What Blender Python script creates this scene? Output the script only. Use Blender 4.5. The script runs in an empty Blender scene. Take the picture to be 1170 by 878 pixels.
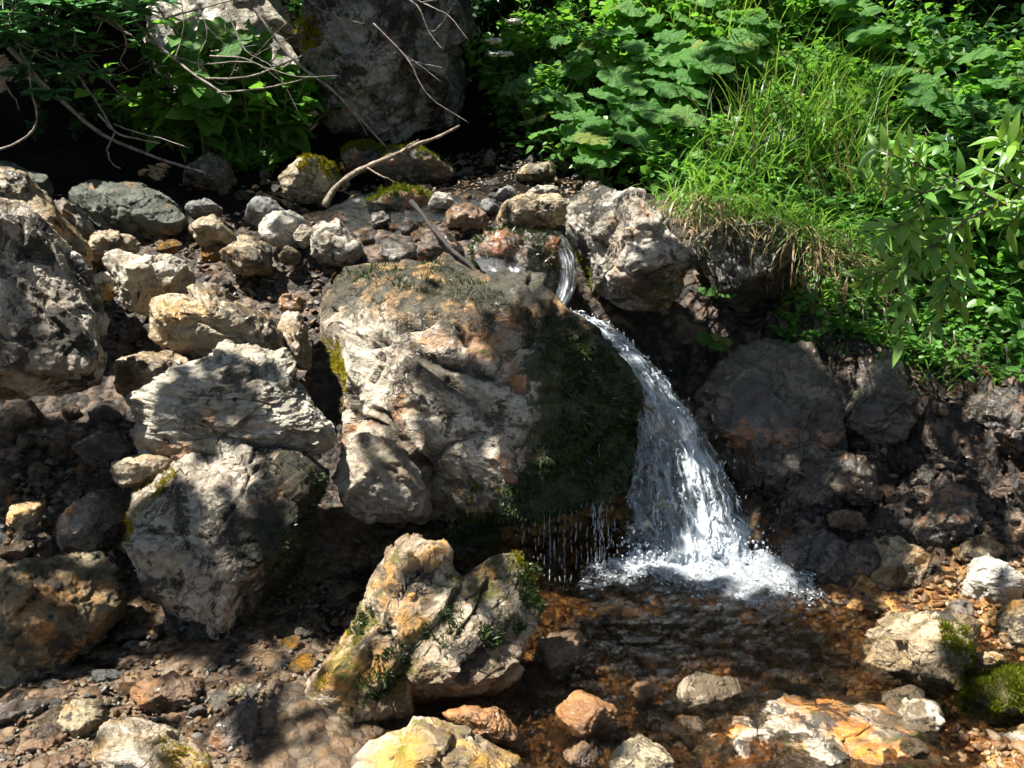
import bpy, math, random
import numpy as np
from mathutils import Vector, Matrix

random.seed(7)
rng = np.random.default_rng(7)
R = math.radians
scene = bpy.context.scene
COL = scene.collection

# ------------------------------------------------------------------ camera, sky, sun, exposure
PITCH, FPX, CAMZ = R(15), 1013.0, 1.5
cam_d = bpy.data.cameras.new('camera')
cam_d.sensor_width = 36.0
cam_d.lens = 36.0 * FPX / 1170.0
cam_d.clip_start, cam_d.clip_end = 0.05, 500
cam = bpy.data.objects.new('camera', cam_d)
COL.objects.link(cam)
cam.location = (0, 0, CAMZ)
cam.rotation_euler = (R(90) - PITCH, 0, 0)
scene.camera = cam

SUN = Vector((-0.42, -0.10, 0.90)).normalized()
world = bpy.data.worlds.new('World')
scene.world = world
world.use_nodes = True
wn = world.node_tree
sky = wn.nodes.new('ShaderNodeTexSky')
sky.sky_type = 'NISHITA'
sky.sun_disc = False
sky.sun_elevation = math.asin(SUN.z)
sky.sun_rotation = math.atan2(SUN.x, SUN.y)
bg = wn.nodes['Background']
bg.inputs['Strength'].default_value = 0.05
wn.links.new(sky.outputs[0], bg.inputs[0])
sun_d = bpy.data.lights.new('sun', 'SUN')
sun_d.energy = 5.0
sun_d.angle = R(0.5)
sun_d.color = (1.0, 0.95, 0.86)
sun_o = bpy.data.objects.new('sun', sun_d)
COL.objects.link(sun_o)
sun_o.location = SUN * 20
sun_o.rotation_euler = SUN.to_track_quat('Z', 'Y').to_euler()
scene.view_settings.view_transform = 'Standard'
scene.view_settings.look = 'None'
scene.view_settings.gamma = 1
scene.view_settings.exposure = 1.55
scene.render.engine = 'CYCLES'
scene.cycles.max_bounces = 6
scene.cycles.diffuse_bounces = 2
scene.cycles.transparent_max_bounces = 16
scene.cycles.caustics_reflective = False
scene.cycles.caustics_refractive = False
scene.cycles.sample_clamp_indirect = 6
scene.cycles.use_adaptive_sampling = True
scene.cycles.adaptive_threshold = 0.035
scene.cycles.adaptive_min_samples = 16

# ------------------------------------------------------------------ small maths
CP, SP = math.cos(PITCH), math.sin(PITCH)

def at(px, py, Y):
    """world point seen at photo pixel (px,py) and at distance Y along the view's ground axis"""
    xc, yc = (px - 585.0) / FPX, (439.0 - py) / FPX
    dy, dz = CP + yc * SP, -SP + yc * CP
    t = Y / dy
    return np.array([xc * t, Y, CAMZ + dz * t])

def proj(P):
    P = np.asarray(P, float)
    x, y, z = P[..., 0], P[..., 1], P[..., 2] - CAMZ
    d = y * CP - z * SP
    u = y * SP + z * CP
    return 585 + FPX * x / d, 439 - FPX * u / d

def _hash(ix, iy, iz, seed):
    h = (ix * 374761393 + iy * 668265263 + iz * 2147483647 + seed * 1274126177) & 0xFFFFFFFF
    h = ((h ^ (h >> 13)) * 1274126177) & 0xFFFFFFFF
    h = ((h ^ (h >> 16)) * 2246822519) & 0xFFFFFFFF
    return (h ^ (h >> 15)) & 0xFFFFFFFF

def noise3(p, seed=0):
    p = np.asarray(p, float)
    i = np.floor(p).astype(np.int64)
    f = p - i
    w = f * f * f * (f * (f * 6 - 15) + 10)
    out = 0
    for dx in (0, 1):
        for dy in (0, 1):
            for dz in (0, 1):
                h = _hash(i[..., 0] + dx, i[..., 1] + dy, i[..., 2] + dz, seed)
                gx = ((h & 1023) / 511.5 - 1)
                gy = (((h >> 10) & 1023) / 511.5 - 1)
                gz = (((h >> 20) & 1023) / 511.5 - 1)
                g = gx * (f[..., 0] - dx) + gy * (f[..., 1] - dy) + gz * (f[..., 2] - dz)
                ww = (w[..., 0] if dx else 1 - w[..., 0]) * (w[..., 1] if dy else 1 - w[..., 1]) * (w[..., 2] if dz else 1 - w[..., 2])
                out = out + ww * g
    return out

def fbm(p, octv=4, seed=0, gain=0.5):
    p = np.asarray(p, float)
    s, a, tot = 0, 1.0, 0
    for k in range(octv):
        s = s + a * noise3(p * (2.0 ** k), seed + k * 17)
        tot += a
        a *= gain
    return s / tot

def ridged(p, octv=4, seed=0):
    s, a, tot = 0, 1.0, 0
    for k in range(octv):
        s = s + a * (1 - np.abs(noise3(np.asarray(p) * (2.1 ** k), seed + k * 31)) * 2.2)
        tot += a
        a *= 0.5
    return s / tot

def cells(p, seed=0):
    """broken-rock facets: per point a random tilted plane of its nearest cell, and the distance to the cell border"""
    p = np.asarray(p, float)
    sh = p.shape[:-1]
    p = p.reshape(-1, 3)
    i0 = np.floor(p).astype(np.int64)
    f1 = np.full(len(p), 9.0); f2 = np.full(len(p), 9.0); val = np.zeros(len(p))
    for dx in (-1, 0, 1):
        for dy in (-1, 0, 1):
            for dz in (-1, 0, 1):
                c = i0 + np.array([dx, dy, dz])
                h = _hash(c[:, 0], c[:, 1], c[:, 2], seed); g = _hash(c[:, 0], c[:, 1], c[:, 2], seed + 77)
                o = np.stack([(h & 1023), (h >> 10) & 1023, (h >> 20) & 1023], -1) / 1023.0
                gv = np.stack([(g & 1023), (g >> 10) & 1023, (g >> 20) & 1023], -1) / 511.5 - 1
                d = p - (c + o)
                q = (d * d).sum(1)
                v = (d * gv).sum(1) + ((h >> 5) & 255) / 255.0 * 0.5 - 0.25
                near = q < f1
                f2 = np.where(near, f1, np.minimum(f2, q))
                val = np.where(near, v, val)
                f1 = np.where(near, q, f1)
    return val.reshape(sh), (np.sqrt(f2) - np.sqrt(f1)).reshape(sh)

# ------------------------------------------------------------------ linking and describing
def tag(o, label=None, cat=None, group=None, kind=None):
    if label: o['label'] = label
    if cat: o['category'] = cat
    if group: o['group'] = group
    if kind: o['kind'] = kind
    return o

def mesh_np(name, V, F, mat=None, smooth=True):
    """V (N,3); F (M,k) array of equal polygons or list of lists"""
    me = bpy.data.meshes.new(name)
    V = np.asarray(V, np.float32)
    me.vertices.add(len(V))
    me.vertices.foreach_set('co', V.ravel())
    if isinstance(F, np.ndarray):
        n, k = F.shape
        me.loops.add(n * k)
        me.loops.foreach_set('vertex_index', F.astype(np.int32).ravel())
        me.polygons.add(n)
        me.polygons.foreach_set('loop_start', np.arange(0, n * k, k, dtype=np.int32))
    else:
        flat = np.concatenate([np.asarray(f) for f in F]).astype(np.int32)
        ln = np.array([len(f) for f in F], np.int32)
        me.loops.add(len(flat))
        me.loops.foreach_set('vertex_index', flat)
        me.polygons.add(len(F))
        me.polygons.foreach_set('loop_start', (np.cumsum(ln) - ln).astype(np.int32))
    me.update(calc_edges=True)
    me.validate()
    if smooth:
        me.polygons.foreach_set('use_smooth', np.ones(len(me.polygons), bool))
    if mat: me.materials.append(mat)
    return me

def link(name, me, parent=None, loc=(0, 0, 0)):
    o = bpy.data.objects.new(name, me)
    COL.objects.link(o)
    o.location = loc
    if parent: o.parent = parent
    return o

def empty(name, loc):
    o = bpy.data.objects.new(name, None)
    o.empty_display_size = 0.1
    COL.objects.link(o)
    o.location = loc
    return o

def rot_from(z, x=None, spin=0.0):
    """rotation matrices (N,3,3) whose columns are x,y,z axes, z along given dirs, spun about z"""
    z = z / np.linalg.norm(z, axis=-1, keepdims=True)
    ref = np.where(np.abs(z[:, 2:3]) > 0.95, np.array([[1., 0, 0]]), np.array([[0, 0, 1.]])) if x is None else x
    y = np.cross(z, ref); y /= np.linalg.norm(y, axis=1, keepdims=True) + 1e-9
    xx = np.cross(y, z)
    c, s = np.cos(spin), np.sin(spin)
    if np.ndim(c): c, s = c[:, None], s[:, None]
    X = xx * c + y * s
    Y = -xx * s + y * c
    return np.stack([X, Y, z], axis=2)

def scatter(tv, tf, M, L):
    """many copies of a template (tv verts, tf faces array) with matrices M (N,3,3) and places L (N,3)"""
    tv = np.asarray(tv, float)
    V = np.einsum('nij,kj->nki', M, tv) + L[:, None, :]
    n, k = len(L), len(tv)
    F = (np.asarray(tf)[None] + (np.arange(n) * k)[:, None, None]).reshape(-1, np.asarray(tf).shape[1])
    return V.reshape(-1, 3), F

def join(parts):
    Vs, Fs, off = [], [], 0
    for V, F in parts:
        Vs.append(V); Fs.append(F + off); off += len(V)
    return np.concatenate(Vs), np.concatenate(Fs)

def tube(pts, radii, seg=7, wob=0.0, seed=0):
    pts = np.asarray(pts, float)
    n = len(pts)
    tan = np.gradient(pts, axis=0)
    tan /= np.linalg.norm(tan, axis=1, keepdims=True) + 1e-9
    up = np.array([0.31, 0.17, 0.93])
    a = np.cross(tan, up); a /= np.linalg.norm(a, axis=1, keepdims=True) + 1e-9
    b = np.cross(tan, a)
    ang = np.linspace(0, 2 * np.pi, seg, endpoint=False)
    r = np.asarray(radii, float)[:, None, None]
    ring = pts[:, None] + r * (np.cos(ang)[None, :, None] * a[:, None] + np.sin(ang)[None, :, None] * b[:, None])
    if wob:
        ring = ring + (ring - pts[:, None]) * (noise3(ring / (np.mean(radii) * 3), seed) * wob)[..., None]
    F = []
    for i in range(n - 1):
        for j in range(seg):
            k = (j + 1) % seg
            F.append((i * seg + j, i * seg + k, (i + 1) * seg + k, (i + 1) * seg + j))
    V = ring.reshape(-1, 3)
    V = np.concatenate([V, pts[:1], pts[-1:]])
    c0, c1 = n * seg, n * seg + 1
    for j in range(seg):
        k = (j + 1) % seg
        F.append((k, j, c0, c0)); F.append(((n - 1) * seg + j, (n - 1) * seg + k, c1, c1))
    return V, np.array(F)

def fix_tri(F):
    return [list(f[:3]) if len(f) == 4 and f[2] == f[3] else list(f) for f in F.tolist()]

def spline(ctrl, n):
    """Catmull-Rom through control points"""
    c = np.asarray(ctrl, float)
    c = np.vstack([2 * c[0] - c[1], c, 2 * c[-1] - c[-2]])
    m = len(c) - 3
    t = np.linspace(0, m - 1e-6, n)
    i = t.astype(int); u = (t - i)[:, None]
    p0, p1, p2, p3 = c[i], c[i + 1], c[i + 2], c[i + 3]
    return 0.5 * (2 * p1 + (p2 - p0) * u + (2 * p0 - 5 * p1 + 4 * p2 - p3) * u ** 2 + (-p0 + 3 * p1 - 3 * p2 + p3) * u ** 3)

def inpoly(px, py, poly):
    px, py = np.asarray(px), np.asarray(py)
    inside = np.zeros(px.shape, bool)
    n = len(poly)
    for i in range(n):
        x1, y1 = poly[i]; x2, y2 = poly[(i + 1) % n]
        c = ((y1 > py) != (y2 > py)) & (px < (x2 - x1) * (py - y1) / (y2 - y1 + 1e-12) + x1)
        inside ^= c
    return inside

# ------------------------------------------------------------------ node helper
class NT:
    def __init__(self, name):
        self.m = bpy.data.materials.new(name)
        self.m.use_nodes = True
        self.t = self.m.node_tree
        self.t.nodes.clear()
        self.out = self.t.nodes.new('ShaderNodeOutputMaterial')
    def n(self, typ, ins=None, **props):
        nd = self.t.nodes.new(typ)
        for k, v in props.items(): setattr(nd, k, v)
        for k, v in (ins or {}).items(): self.put(nd.inputs[k], v)
        return nd
    def put(self, sock, v):
        if isinstance(v, bpy.types.NodeSocket): self.t.links.new(v, sock)
        elif isinstance(v, bpy.types.Node): self.t.links.new(v.outputs[0], sock)
        else:
            if isinstance(v, (tuple, list)) and len(v) == 3 and sock.type == 'RGBA': v = (*v, 1)
            sock.default_value = v
    def math(self, op, a, b=0.0, clamp=False):
        nd = self.n('ShaderNodeMath', operation=op, use_clamp=clamp)
        self.put(nd.inputs[0], a); self.put(nd.inputs[1], b)
        return nd.outputs[0]
    def ramp(self, f, lo, hi, a=0.0, b=1.0):
        nd = self.n('ShaderNodeMapRange', interpolation_type='SMOOTHSTEP')
        self.put(nd.inputs[0], f)
        for i, v in zip((1, 2, 3, 4), (lo, hi, a, b)): self.put(nd.inputs[i], v)
        return nd.outputs[0]
    def mix(self, f, a, b, blend='MIX'):
        nd = self.n('ShaderNodeMix', data_type='RGBA', blend_type=blend)
        self.put(nd.inputs[0], f); self.put(nd.inputs[6], a); self.put(nd.inputs[7], b)
        return nd.outputs[2]
    def noise(self, vec, scale, detail=5, rough=0.6, dist=0.0, col=False):
        nd = self.n('ShaderNodeTexNoise', {'Vector': vec, 'Scale': scale, 'Detail': detail, 'Roughness': rough, 'Distortion': dist})
        return nd.outputs[1 if col else 0]
    def voro(self, vec, scale, feature='F1', out=0):
        nd = self.n('ShaderNodeTexVoronoi', {'Vector': vec, 'Scale': scale}, feature=feature)
        return nd.outputs[out]
    def mapping(self, vec, scale=(1, 1, 1), rot=(0, 0, 0), loc=(0, 0, 0)):
        nd = self.n('ShaderNodeMapping', {'Vector': vec, 'Scale': scale, 'Rotation': rot, 'Location': loc})
        return nd.outputs[0]
    def vadd(self, a, b):
        nd = self.n('ShaderNodeVectorMath', operation='ADD')
        self.put(nd.inputs[0], a); self.put(nd.inputs[1], b)
        return nd.outputs[0]
    def vscale(self, a, s):
        nd = self.n('ShaderNodeVectorMath', operation='SCALE')
        self.put(nd.inputs[0], a); self.put(nd.inputs[3], s)
        return nd.outputs[0]
    def bump(self, h, dist, strength=1.0, nrm=None):
        ins = {'Height': h, 'Distance': dist, 'Strength': strength}
        if nrm is not None: ins['Normal'] = nrm
        return self.n('ShaderNodeBump', ins).outputs[0]
    def done(self, sh):
        self.put(self.out.inputs[0], sh)
        return self.m

# ------------------------------------------------------------------ materials
def rock_material(name, light, dark, stain=0.3, stain_col=(0.30, 0.13, 0.03), lichen=0.4, moss=0.0,
                  moss_col=(0.09, 0.10, 0.012), rough=0.75, scale=1.0, strata=0.3, crack=0.5, wet=0.0, pits=0.5, flank=False, patina=0.5):
    k = NT(name)
    tc = k.n('ShaderNodeTexCoord').outputs['Object']
    rnd = k.n('ShaderNodeObjectInfo').outputs['Random']
    off = k.math('MULTIPLY', rnd, 37.0)
    v = k.vscale(k.vadd(tc, k.n('ShaderNodeCombineXYZ', {0: off, 1: k.math('MULTIPLY', rnd, 91.0), 2: off}).outputs[0]), k.math('ADD', 0.75, k.math('MULTIPLY', rnd, 0.6)))
    warp = k.vscale(k.noise(v, 3.0 * scale, 3, 0.6, col=True), 0.25 / scale)
    vw = k.vadd(v, warp)
    n1 = k.noise(v, 4.0 * scale, 8, 0.68, 0.3)
    n0 = k.noise(vw, 1.6 * scale, 4, 0.6)
    col = k.mix(k.ramp(k.math('ADD', k.math('MULTIPLY', n1, 0.65), k.math('MULTIPLY', n0, 0.35)), 0.40, 0.54), dark, light)
    n2 = k.noise(v, 24 * scale, 6, 0.72)
    col = k.mix(k.ramp(n2, 0.33, 0.52, 0.8, 0.0), col, tuple(c * 0.5 for c in dark))
    n3 = k.noise(v, 70 * scale, 4, 0.75)
    col = k.mix(k.ramp(n3, 0.35, 0.65, 0.35, 0.0), col, tuple(c * 0.4 for c in dark))
    col = k.mix(k.ramp(n3, 0.55, 0.75, 0.0, 0.35), col, tuple(min(0.8, c * 1.35) for c in light))
    col = k.mix(0.30, col, k.mix(rnd, k.mix(1.0, col, (0.80, 0.84, 0.88), 'MULTIPLY'), k.mix(1.0, col, (1.0, 0.86, 0.66), 'MULTIPLY')))
    # bedding streaks
    vs = k.mapping(vw, scale=(1.2, 1.2, 7.0), rot=(0.35, 0.45, 0))
    st = k.noise(vs, 4.5 * scale, 6, 0.65)
    col = k.mix(k.math('MULTIPLY', k.ramp(st, 0.52, 0.66), strata), col, tuple(c * 0.55 for c in dark))
    # warm brown wash
    wf = k.ramp(k.noise(k.vadd(vw, (3.3, 1.7, 5.1)), 2.1 * scale, 8, 0.7), 0.42, 0.58, 0, 0.85)
    col = k.mix(wf, col, k.mix(0.5, col, tuple(a_ * b_ for a_, b_ in zip(dark, (0.55, 0.42, 0.26)))))
    # crisp dark weathering film
    pt = k.noise(k.vadd(vw, (7.1, 2.3, 4.4)), 3.6 * scale, 9, 0.72, 0.4)
    pf = k.ramp(pt, 0.615 - 0.19 * patina, 0.65 - 0.17 * patina)
    col = k.mix(k.math('MULTIPLY', pf, 0.9), col, k.mix(n2, (0.02, 0.015, 0.009), tuple(c * 0.5 for c in dark)))
    # orange / rust stain
    s1 = k.noise(vw, 2.4 * scale, 6, 0.62)
    s2 = k.noise(v, 9 * scale, 4, 0.6)
    sf = k.ramp(k.math('ADD', s1, k.math('MULTIPLY', k.math('SUBTRACT', s2, 0.5), 0.5)), 0.62 - 0.28 * stain, 0.74 - 0.20 * stain)
    scol = k.mix(k.ramp(k.noise(v, 14 * scale, 4), 0.4, 0.6), stain_col, tuple(min(1, c * 1.9) for c in stain_col))
    col = k.mix(k.math('MULTIPLY', sf, min(1, 0.35 + stain)), col, scol)
    # black crust lichen
    l1 = k.noise(vw, 5.5 * scale, 7, 0.75)
    lf = k.ramp(l1, 0.665 - 0.17 * lichen, 0.69 - 0.155 * lichen)
    col = k.mix(k.math('MULTIPLY', lf, 0.88), col, (0.018, 0.017, 0.014))
    # cracks
    vc = k.voro(k.mapping(k.vadd(v, k.vscale(k.noise(v, 6 * scale, 5, 0.6, col=True), 0.35 / scale)), scale=(1, 1, 1.5), rot=(0.5, 0.3, 0.2)), 2.6 * scale, 'DISTANCE_TO_EDGE')
    cf = k.ramp(vc, 0.0, 0.035, 1.0, 0.0)
    cm = k.math('MULTIPLY', cf, k.ramp(k.noise(v, 2.0 * scale, 2), 0.45, 0.6, 0, crack))
    col = k.mix(cm, col, (0.012, 0.011, 0.009))
    col = k.mix(k.n('ShaderNodeAttribute', attribute_name='joint').outputs['Fac'], col, (0.010, 0.008, 0.006))
    # moss / algae film
    nz = k.n('ShaderNodeSeparateXYZ', {0: k.n('ShaderNodeNewGeometry').outputs['Normal']}).outputs[2]
    mf0 = k.math('ADD', k.noise(vw, 3.4 * scale, 7, 0.68), k.math('MULTIPLY', nz, 0.10))
    mf = k.ramp(mf0, 0.74 - 0.30 * moss, 0.80 - 0.26 * moss)
    mcol = k.mix(k.noise(v, 40 * scale, 3), tuple(c * 0.5 for c in moss_col), tuple(min(1, c * 1.6) for c in moss_col))
    if moss > 0: col = k.mix(k.math('MULTIPLY', mf, 0.92), col, mcol)
    if flank:   # big boulder's wet mossy right side and rusty wet crown; round boulder's painted shade
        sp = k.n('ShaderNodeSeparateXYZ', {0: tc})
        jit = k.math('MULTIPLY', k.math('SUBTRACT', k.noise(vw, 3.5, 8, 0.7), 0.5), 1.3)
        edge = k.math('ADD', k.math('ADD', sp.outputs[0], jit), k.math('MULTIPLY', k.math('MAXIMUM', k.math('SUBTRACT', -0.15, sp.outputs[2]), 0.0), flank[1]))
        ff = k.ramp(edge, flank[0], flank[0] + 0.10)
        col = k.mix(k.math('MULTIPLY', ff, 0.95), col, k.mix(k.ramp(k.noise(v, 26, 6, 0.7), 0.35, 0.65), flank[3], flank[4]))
        if flank[2]:
            cf2 = k.ramp(k.math('ADD', sp.outputs[2], k.math('MULTIPLY', jit, 0.35)), 0.265, 0.33)
            col = k.mix(k.math('MULTIPLY', cf2, 0.9), col, k.mix(k.ramp(k.noise(vw, 6, 8, 0.7), 0.48, 0.62), (0.018, 0.018, 0.007), k.mix(k.ramp(n2, 0.38, 0.6), (0.11, 0.055, 0.014), (0.40, 0.25, 0.10))))
    # bumps
    pit = k.voro(k.vadd(v, k.vscale(warp, 0.6)), 17 * scale, 'SMOOTH_F1')
    def w_(x, a_): return k.math('MULTIPLY', x, a_)
    hsum = k.math('ADD', k.math('ADD', w_(n1, 0.05 * 0.7), w_(st, 0.03 * (0.25 + strata))), k.math('ADD', w_(pit, 0.022 * (0.35 * pits + 0.05)), w_(n2, 0.0125)))
    hsum = k.math('ADD', hsum, k.math('ADD', w_(k.math('SUBTRACT', w_(lf, 0.25), cm), 0.010), w_(n3, 0.0050)))
    b5 = k.bump(hsum, 1.0 / scale, 1.0)
    b3 = b5
    rg = k.ramp(k.noise(v, 7 * scale, 4), 0.35, 0.65, max(0.05, rough - 0.2), min(1, rough + 0.15))
    p = k.n('ShaderNodeBsdfPrincipled', {'Base Color': col, 'Roughness': rg, 'Normal': b5,
                                         'Specular IOR Level': 0.35 + 0.3 * wet, 'Coat Weight': wet, 'Coat Roughness': 0.12, 'Coat Normal': b3})
    return k.done(p)

G = dict
MAT = {}
MAT['white'] = rock_material('pale_limestone', (0.78, 0.75, 0.67), (0.42, 0.39, 0.32), stain=0.12, patina=0.2, lichen=0.35, strata=0.6, crack=0.5)
MAT['shelf'] = rock_material('mottled_wet_shelf', (0.60, 0.52, 0.42), (0.26, 0.17, 0.09), stain=0.6, stain_col=(0.30, 0.12, 0.02), lichen=0.8, patina=0.75, moss=0.3, moss_col=(0.05, 0.06, 0.012), scale=2.6, rough=0.35, wet=0.5, pits=1.2)
MAT['grey'] = rock_material('grey_limestone', (0.66, 0.62, 0.54), (0.22, 0.19, 0.145), stain=0.15, patina=0.38, lichen=0.75, strata=0.25, pits=0.8)
MAT['main'] = rock_material('mottled_limestone', (0.70, 0.65, 0.55), (0.27, 0.22, 0.155), stain=0.30, stain_col=(0.26, 0.11, 0.03), lichen=0.42, moss=0.22, strata=0.2, crack=0.95, scale=0.75, rough=0.6)
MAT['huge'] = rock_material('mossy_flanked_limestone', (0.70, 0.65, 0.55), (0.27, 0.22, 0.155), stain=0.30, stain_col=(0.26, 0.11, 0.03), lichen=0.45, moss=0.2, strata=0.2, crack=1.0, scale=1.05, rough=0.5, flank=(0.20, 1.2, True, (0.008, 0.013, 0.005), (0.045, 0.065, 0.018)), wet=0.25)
MAT['round'] = rock_material('shade_painted_limestone', (0.68, 0.63, 0.54), (0.24, 0.20, 0.15), stain=0.15, patina=0.4, lichen=0.8, strata=0.2, pits=0.8, flank=(0.06, 0.0, False, (0.008, 0.008, 0.005), (0.035, 0.035, 0.018)))  # near-black right side is shade painted into the colour
MAT['tan'] = rock_material('tan_limestone', (0.64, 0.54, 0.38), (0.24, 0.17, 0.085), stain=0.36, stain_col=(0.32, 0.16, 0.03), lichen=0.6, moss=0.12, strata=0.45, rough=0.5, wet=0.3)
MAT['cleft'] = rock_material('mossy_tan_limestone', (0.66, 0.58, 0.45), (0.24, 0.17, 0.095), stain=0.38, stain_col=(0.30, 0.15, 0.025), lichen=0.6, moss=0.4, moss_col=(0.09, 0.085, 0.01), strata=0.45, rough=0.5, wet=0.2)
MAT['yellow'] = rock_material('yellow_stained_rock', (0.68, 0.63, 0.52), (0.30, 0.21, 0.10), stain=0.38, patina=0.6, stain_col=(0.36, 0.20, 0.03), lichen=0.4, moss=0.25, moss_col=(0.17, 0.165, 0.012), rough=0.4, wet=0.35)
MAT['rust'] = rock_material('rust_brown_rock', (0.34, 0.22, 0.13), (0.11, 0.065, 0.038), stain=0.4, stain_col=(0.24, 0.11, 0.035), lichen=0.35, rough=0.35, wet=0.5)
MAT['dark'] = rock_material('dark_wet_rock', (0.23, 0.18, 0.13), (0.034, 0.026, 0.018), stain=0.35, stain_col=(0.20, 0.075, 0.025), lichen=0.6, patina=0.7, moss=0.2, moss_col=(0.03, 0.045, 0.008), rough=0.25, wet=0.9, scale=1.8, pits=1.4)
MAT['green'] = rock_material('greenish_slab', (0.19, 0.215, 0.18), (0.08, 0.095, 0.078), stain=0.15, lichen=0.2, moss=0.3, moss_col=(0.07, 0.10, 0.03), strata=0.15, crack=0.7)
MAT['olive'] = rock_material('olive_knobbly_rock', (0.50, 0.44, 0.29), (0.17, 0.14, 0.075), stain=0.2, lichen=0.45, moss=0.2, moss_col=(0.08, 0.09, 0.02), rough=0.45, wet=0.25, pits=1.6)
MAT['bluegrey'] = rock_material('blue_grey_stone', (0.34, 0.36, 0.36), (0.19, 0.20, 0.20), stain=0.12, lichen=0.3, strata=0.15)
MAT['purple'] = rock_material('purplish_wet_rock', (0.21, 0.165, 0.135), (0.06, 0.046, 0.036), stain=0.3, lichen=0.4, rough=0.25, wet=0.7)
MAT['cliff'] = rock_material('backdrop_rock', (0.42, 0.41, 0.375), (0.05, 0.046, 0.038), stain=0.05, lichen=0.7, patina=0.5, moss=0.1, moss_col=(0.05, 0.07, 0.012), pits=1.4, scale=0.8)

def ground_material():
    k = NT('bank_and_bed_ground')
    tc = k.n('ShaderNodeTexCoord').outputs['Object']
    xyz = k.n('ShaderNodeSeparateXYZ', {0: tc})
    n1 = k.noise(tc, 3.0, 8, 0.65)
    vo = k.n('ShaderNodeTexVoronoi', {'Vector': k.vadd(tc, k.vscale(k.noise(tc, 20, 3, col=True), 0.03)), 'Scale': 26.0})
    vd = vo.outputs[0]
    vcol = k.n('ShaderNodeSeparateXYZ', {0: vo.outputs[1]})
    # dark soil and wet crumbly rock
    soil = k.mix(k.ramp(n1, 0.35, 0.65), (0.008, 0.0065, 0.005), (0.03, 0.022, 0.016))
    stone = k.mix(vcol.outputs[0], (0.014, 0.010, 0.007), (0.17, 0.115, 0.078))
    soil = k.mix(k.ramp(xyz.outputs[1], 4.5, 5.0, 0.0, 0.7), soil, (0.006, 0.006, 0.004))  # soil at the back painted near black for the shade of the hollow
    stone = k.mix(k.ramp(xyz.outputs[1], 4.3, 4.9), stone, soil)
    wall = k.mix(k.ramp(k.math('ADD', vcol.outputs[1], k.math('MULTIPLY', n1, 0.8)), 0.75, 1.1), soil, stone)
    # stream bed: orange-brown pebbles
    bedc = k.mix(vcol.outputs[0], (0.20, 0.075, 0.016), (0.58, 0.31, 0.09))
    bedc = k.mix(k.ramp(vcol.outputs[1], 0.72, 0.8), bedc, (0.30, 0.22, 0.12))
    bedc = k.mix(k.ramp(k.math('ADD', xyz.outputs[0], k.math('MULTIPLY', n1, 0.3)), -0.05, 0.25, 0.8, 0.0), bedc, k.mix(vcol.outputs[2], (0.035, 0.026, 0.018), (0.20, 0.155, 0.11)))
    bedc = k.mix(k.ramp(vd, 0.5, 0.85), bedc, (0.035, 0.02, 0.01))
    low = k.ramp(k.math('ADD', xyz.outputs[2], k.math('MULTIPLY', k.math('SUBTRACT', n1, 0.5), 0.2)), 0.03, 0.12, 1.0, 0.0)
    col = k.mix(low, wall, bedc)
    b1 = k.bump(k.ramp(vd, 0.0, 0.8, 1.0, 0.0), 0.03, 0.8)
    b2 = k.bump(n1, 0.08, 0.6, b1)
    b3 = k.bump(k.noise(tc, 60, 6, 0.7), 0.01, 0.9, b2)
    rg = k.ramp(k.noise(tc, 9, 4), 0.4, 0.6, 0.28, 0.75)
    dry = k.ramp(xyz.outputs[1], 4.4, 4.9)
    rg = k.math('MAXIMUM', rg, dry)
    return k.done(k.n('ShaderNodeBsdfPrincipled', {'Base Color': col, 'Roughness': rg, 'Normal': b3, 'Specular IOR Level': k.ramp(dry, 0.0, 1.0, 0.5, 0.05)}))
MAT['ground'] = ground_material()

def pebble_material(name='mixed_pebbles', dark=0.75, tint=(1, 1, 1)):
    k = NT(name)
    isl = k.n('ShaderNodeNewGeometry').outputs['Random Per Island']
    tc = k.n('ShaderNodeTexCoord').outputs['Object']
    r = k.n('ShaderNodeValToRGB', {0: isl})
    e = r.color_ramp.elements
    e[0].position, e[0].color = 0.0, (0.10, 0.055, 0.03, 1)
    e[1].position, e[1].color = 1.0, (0.52, 0.48, 0.42, 1)
    for p, c in ((0.2, (0.24, 0.12, 0.045)), (0.4, (0.16, 0.14, 0.11)), (0.6, (0.30, 0.24, 0.13)), (0.75, (0.33, 0.17, 0.05)), (0.9, (0.36, 0.35, 0.33))):
        x = e.new(p); x.color = (*c, 1)
    col = k.mix(k.ramp(k.noise(tc, 50, 6, 0.7), 0.4, 0.65), k.mix(dark, r.outputs[0], (0.02, 0.014, 0.01)), k.mix(dark * 0.4, r.outputs[0], (0.03, 0.02, 0.012)))
    col = k.mix(1.0, col, tint, 'MULTIPLY')
    b = k.bump(k.noise(tc, 90, 5, 0.7), 0.006, 0.8)
    return k.done(k.n('ShaderNodeBsdfPrincipled', {'Base Color': col, 'Roughness': 0.33, 'Normal': b}))
MAT['pebble'] = pebble_material()
MAT['bedpebble'] = pebble_material('bed_pebbles', 0.28, (0.95, 0.70, 0.44))
MAT['grit'] = rock_material('dark_wet_grit', (0.20, 0.14, 0.10), (0.03, 0.02, 0.015), stain=0.3, stain_col=(0.15, 0.06, 0.02), lichen=0.4, rough=0.25, wet=0.7, scale=2.0)

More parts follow.
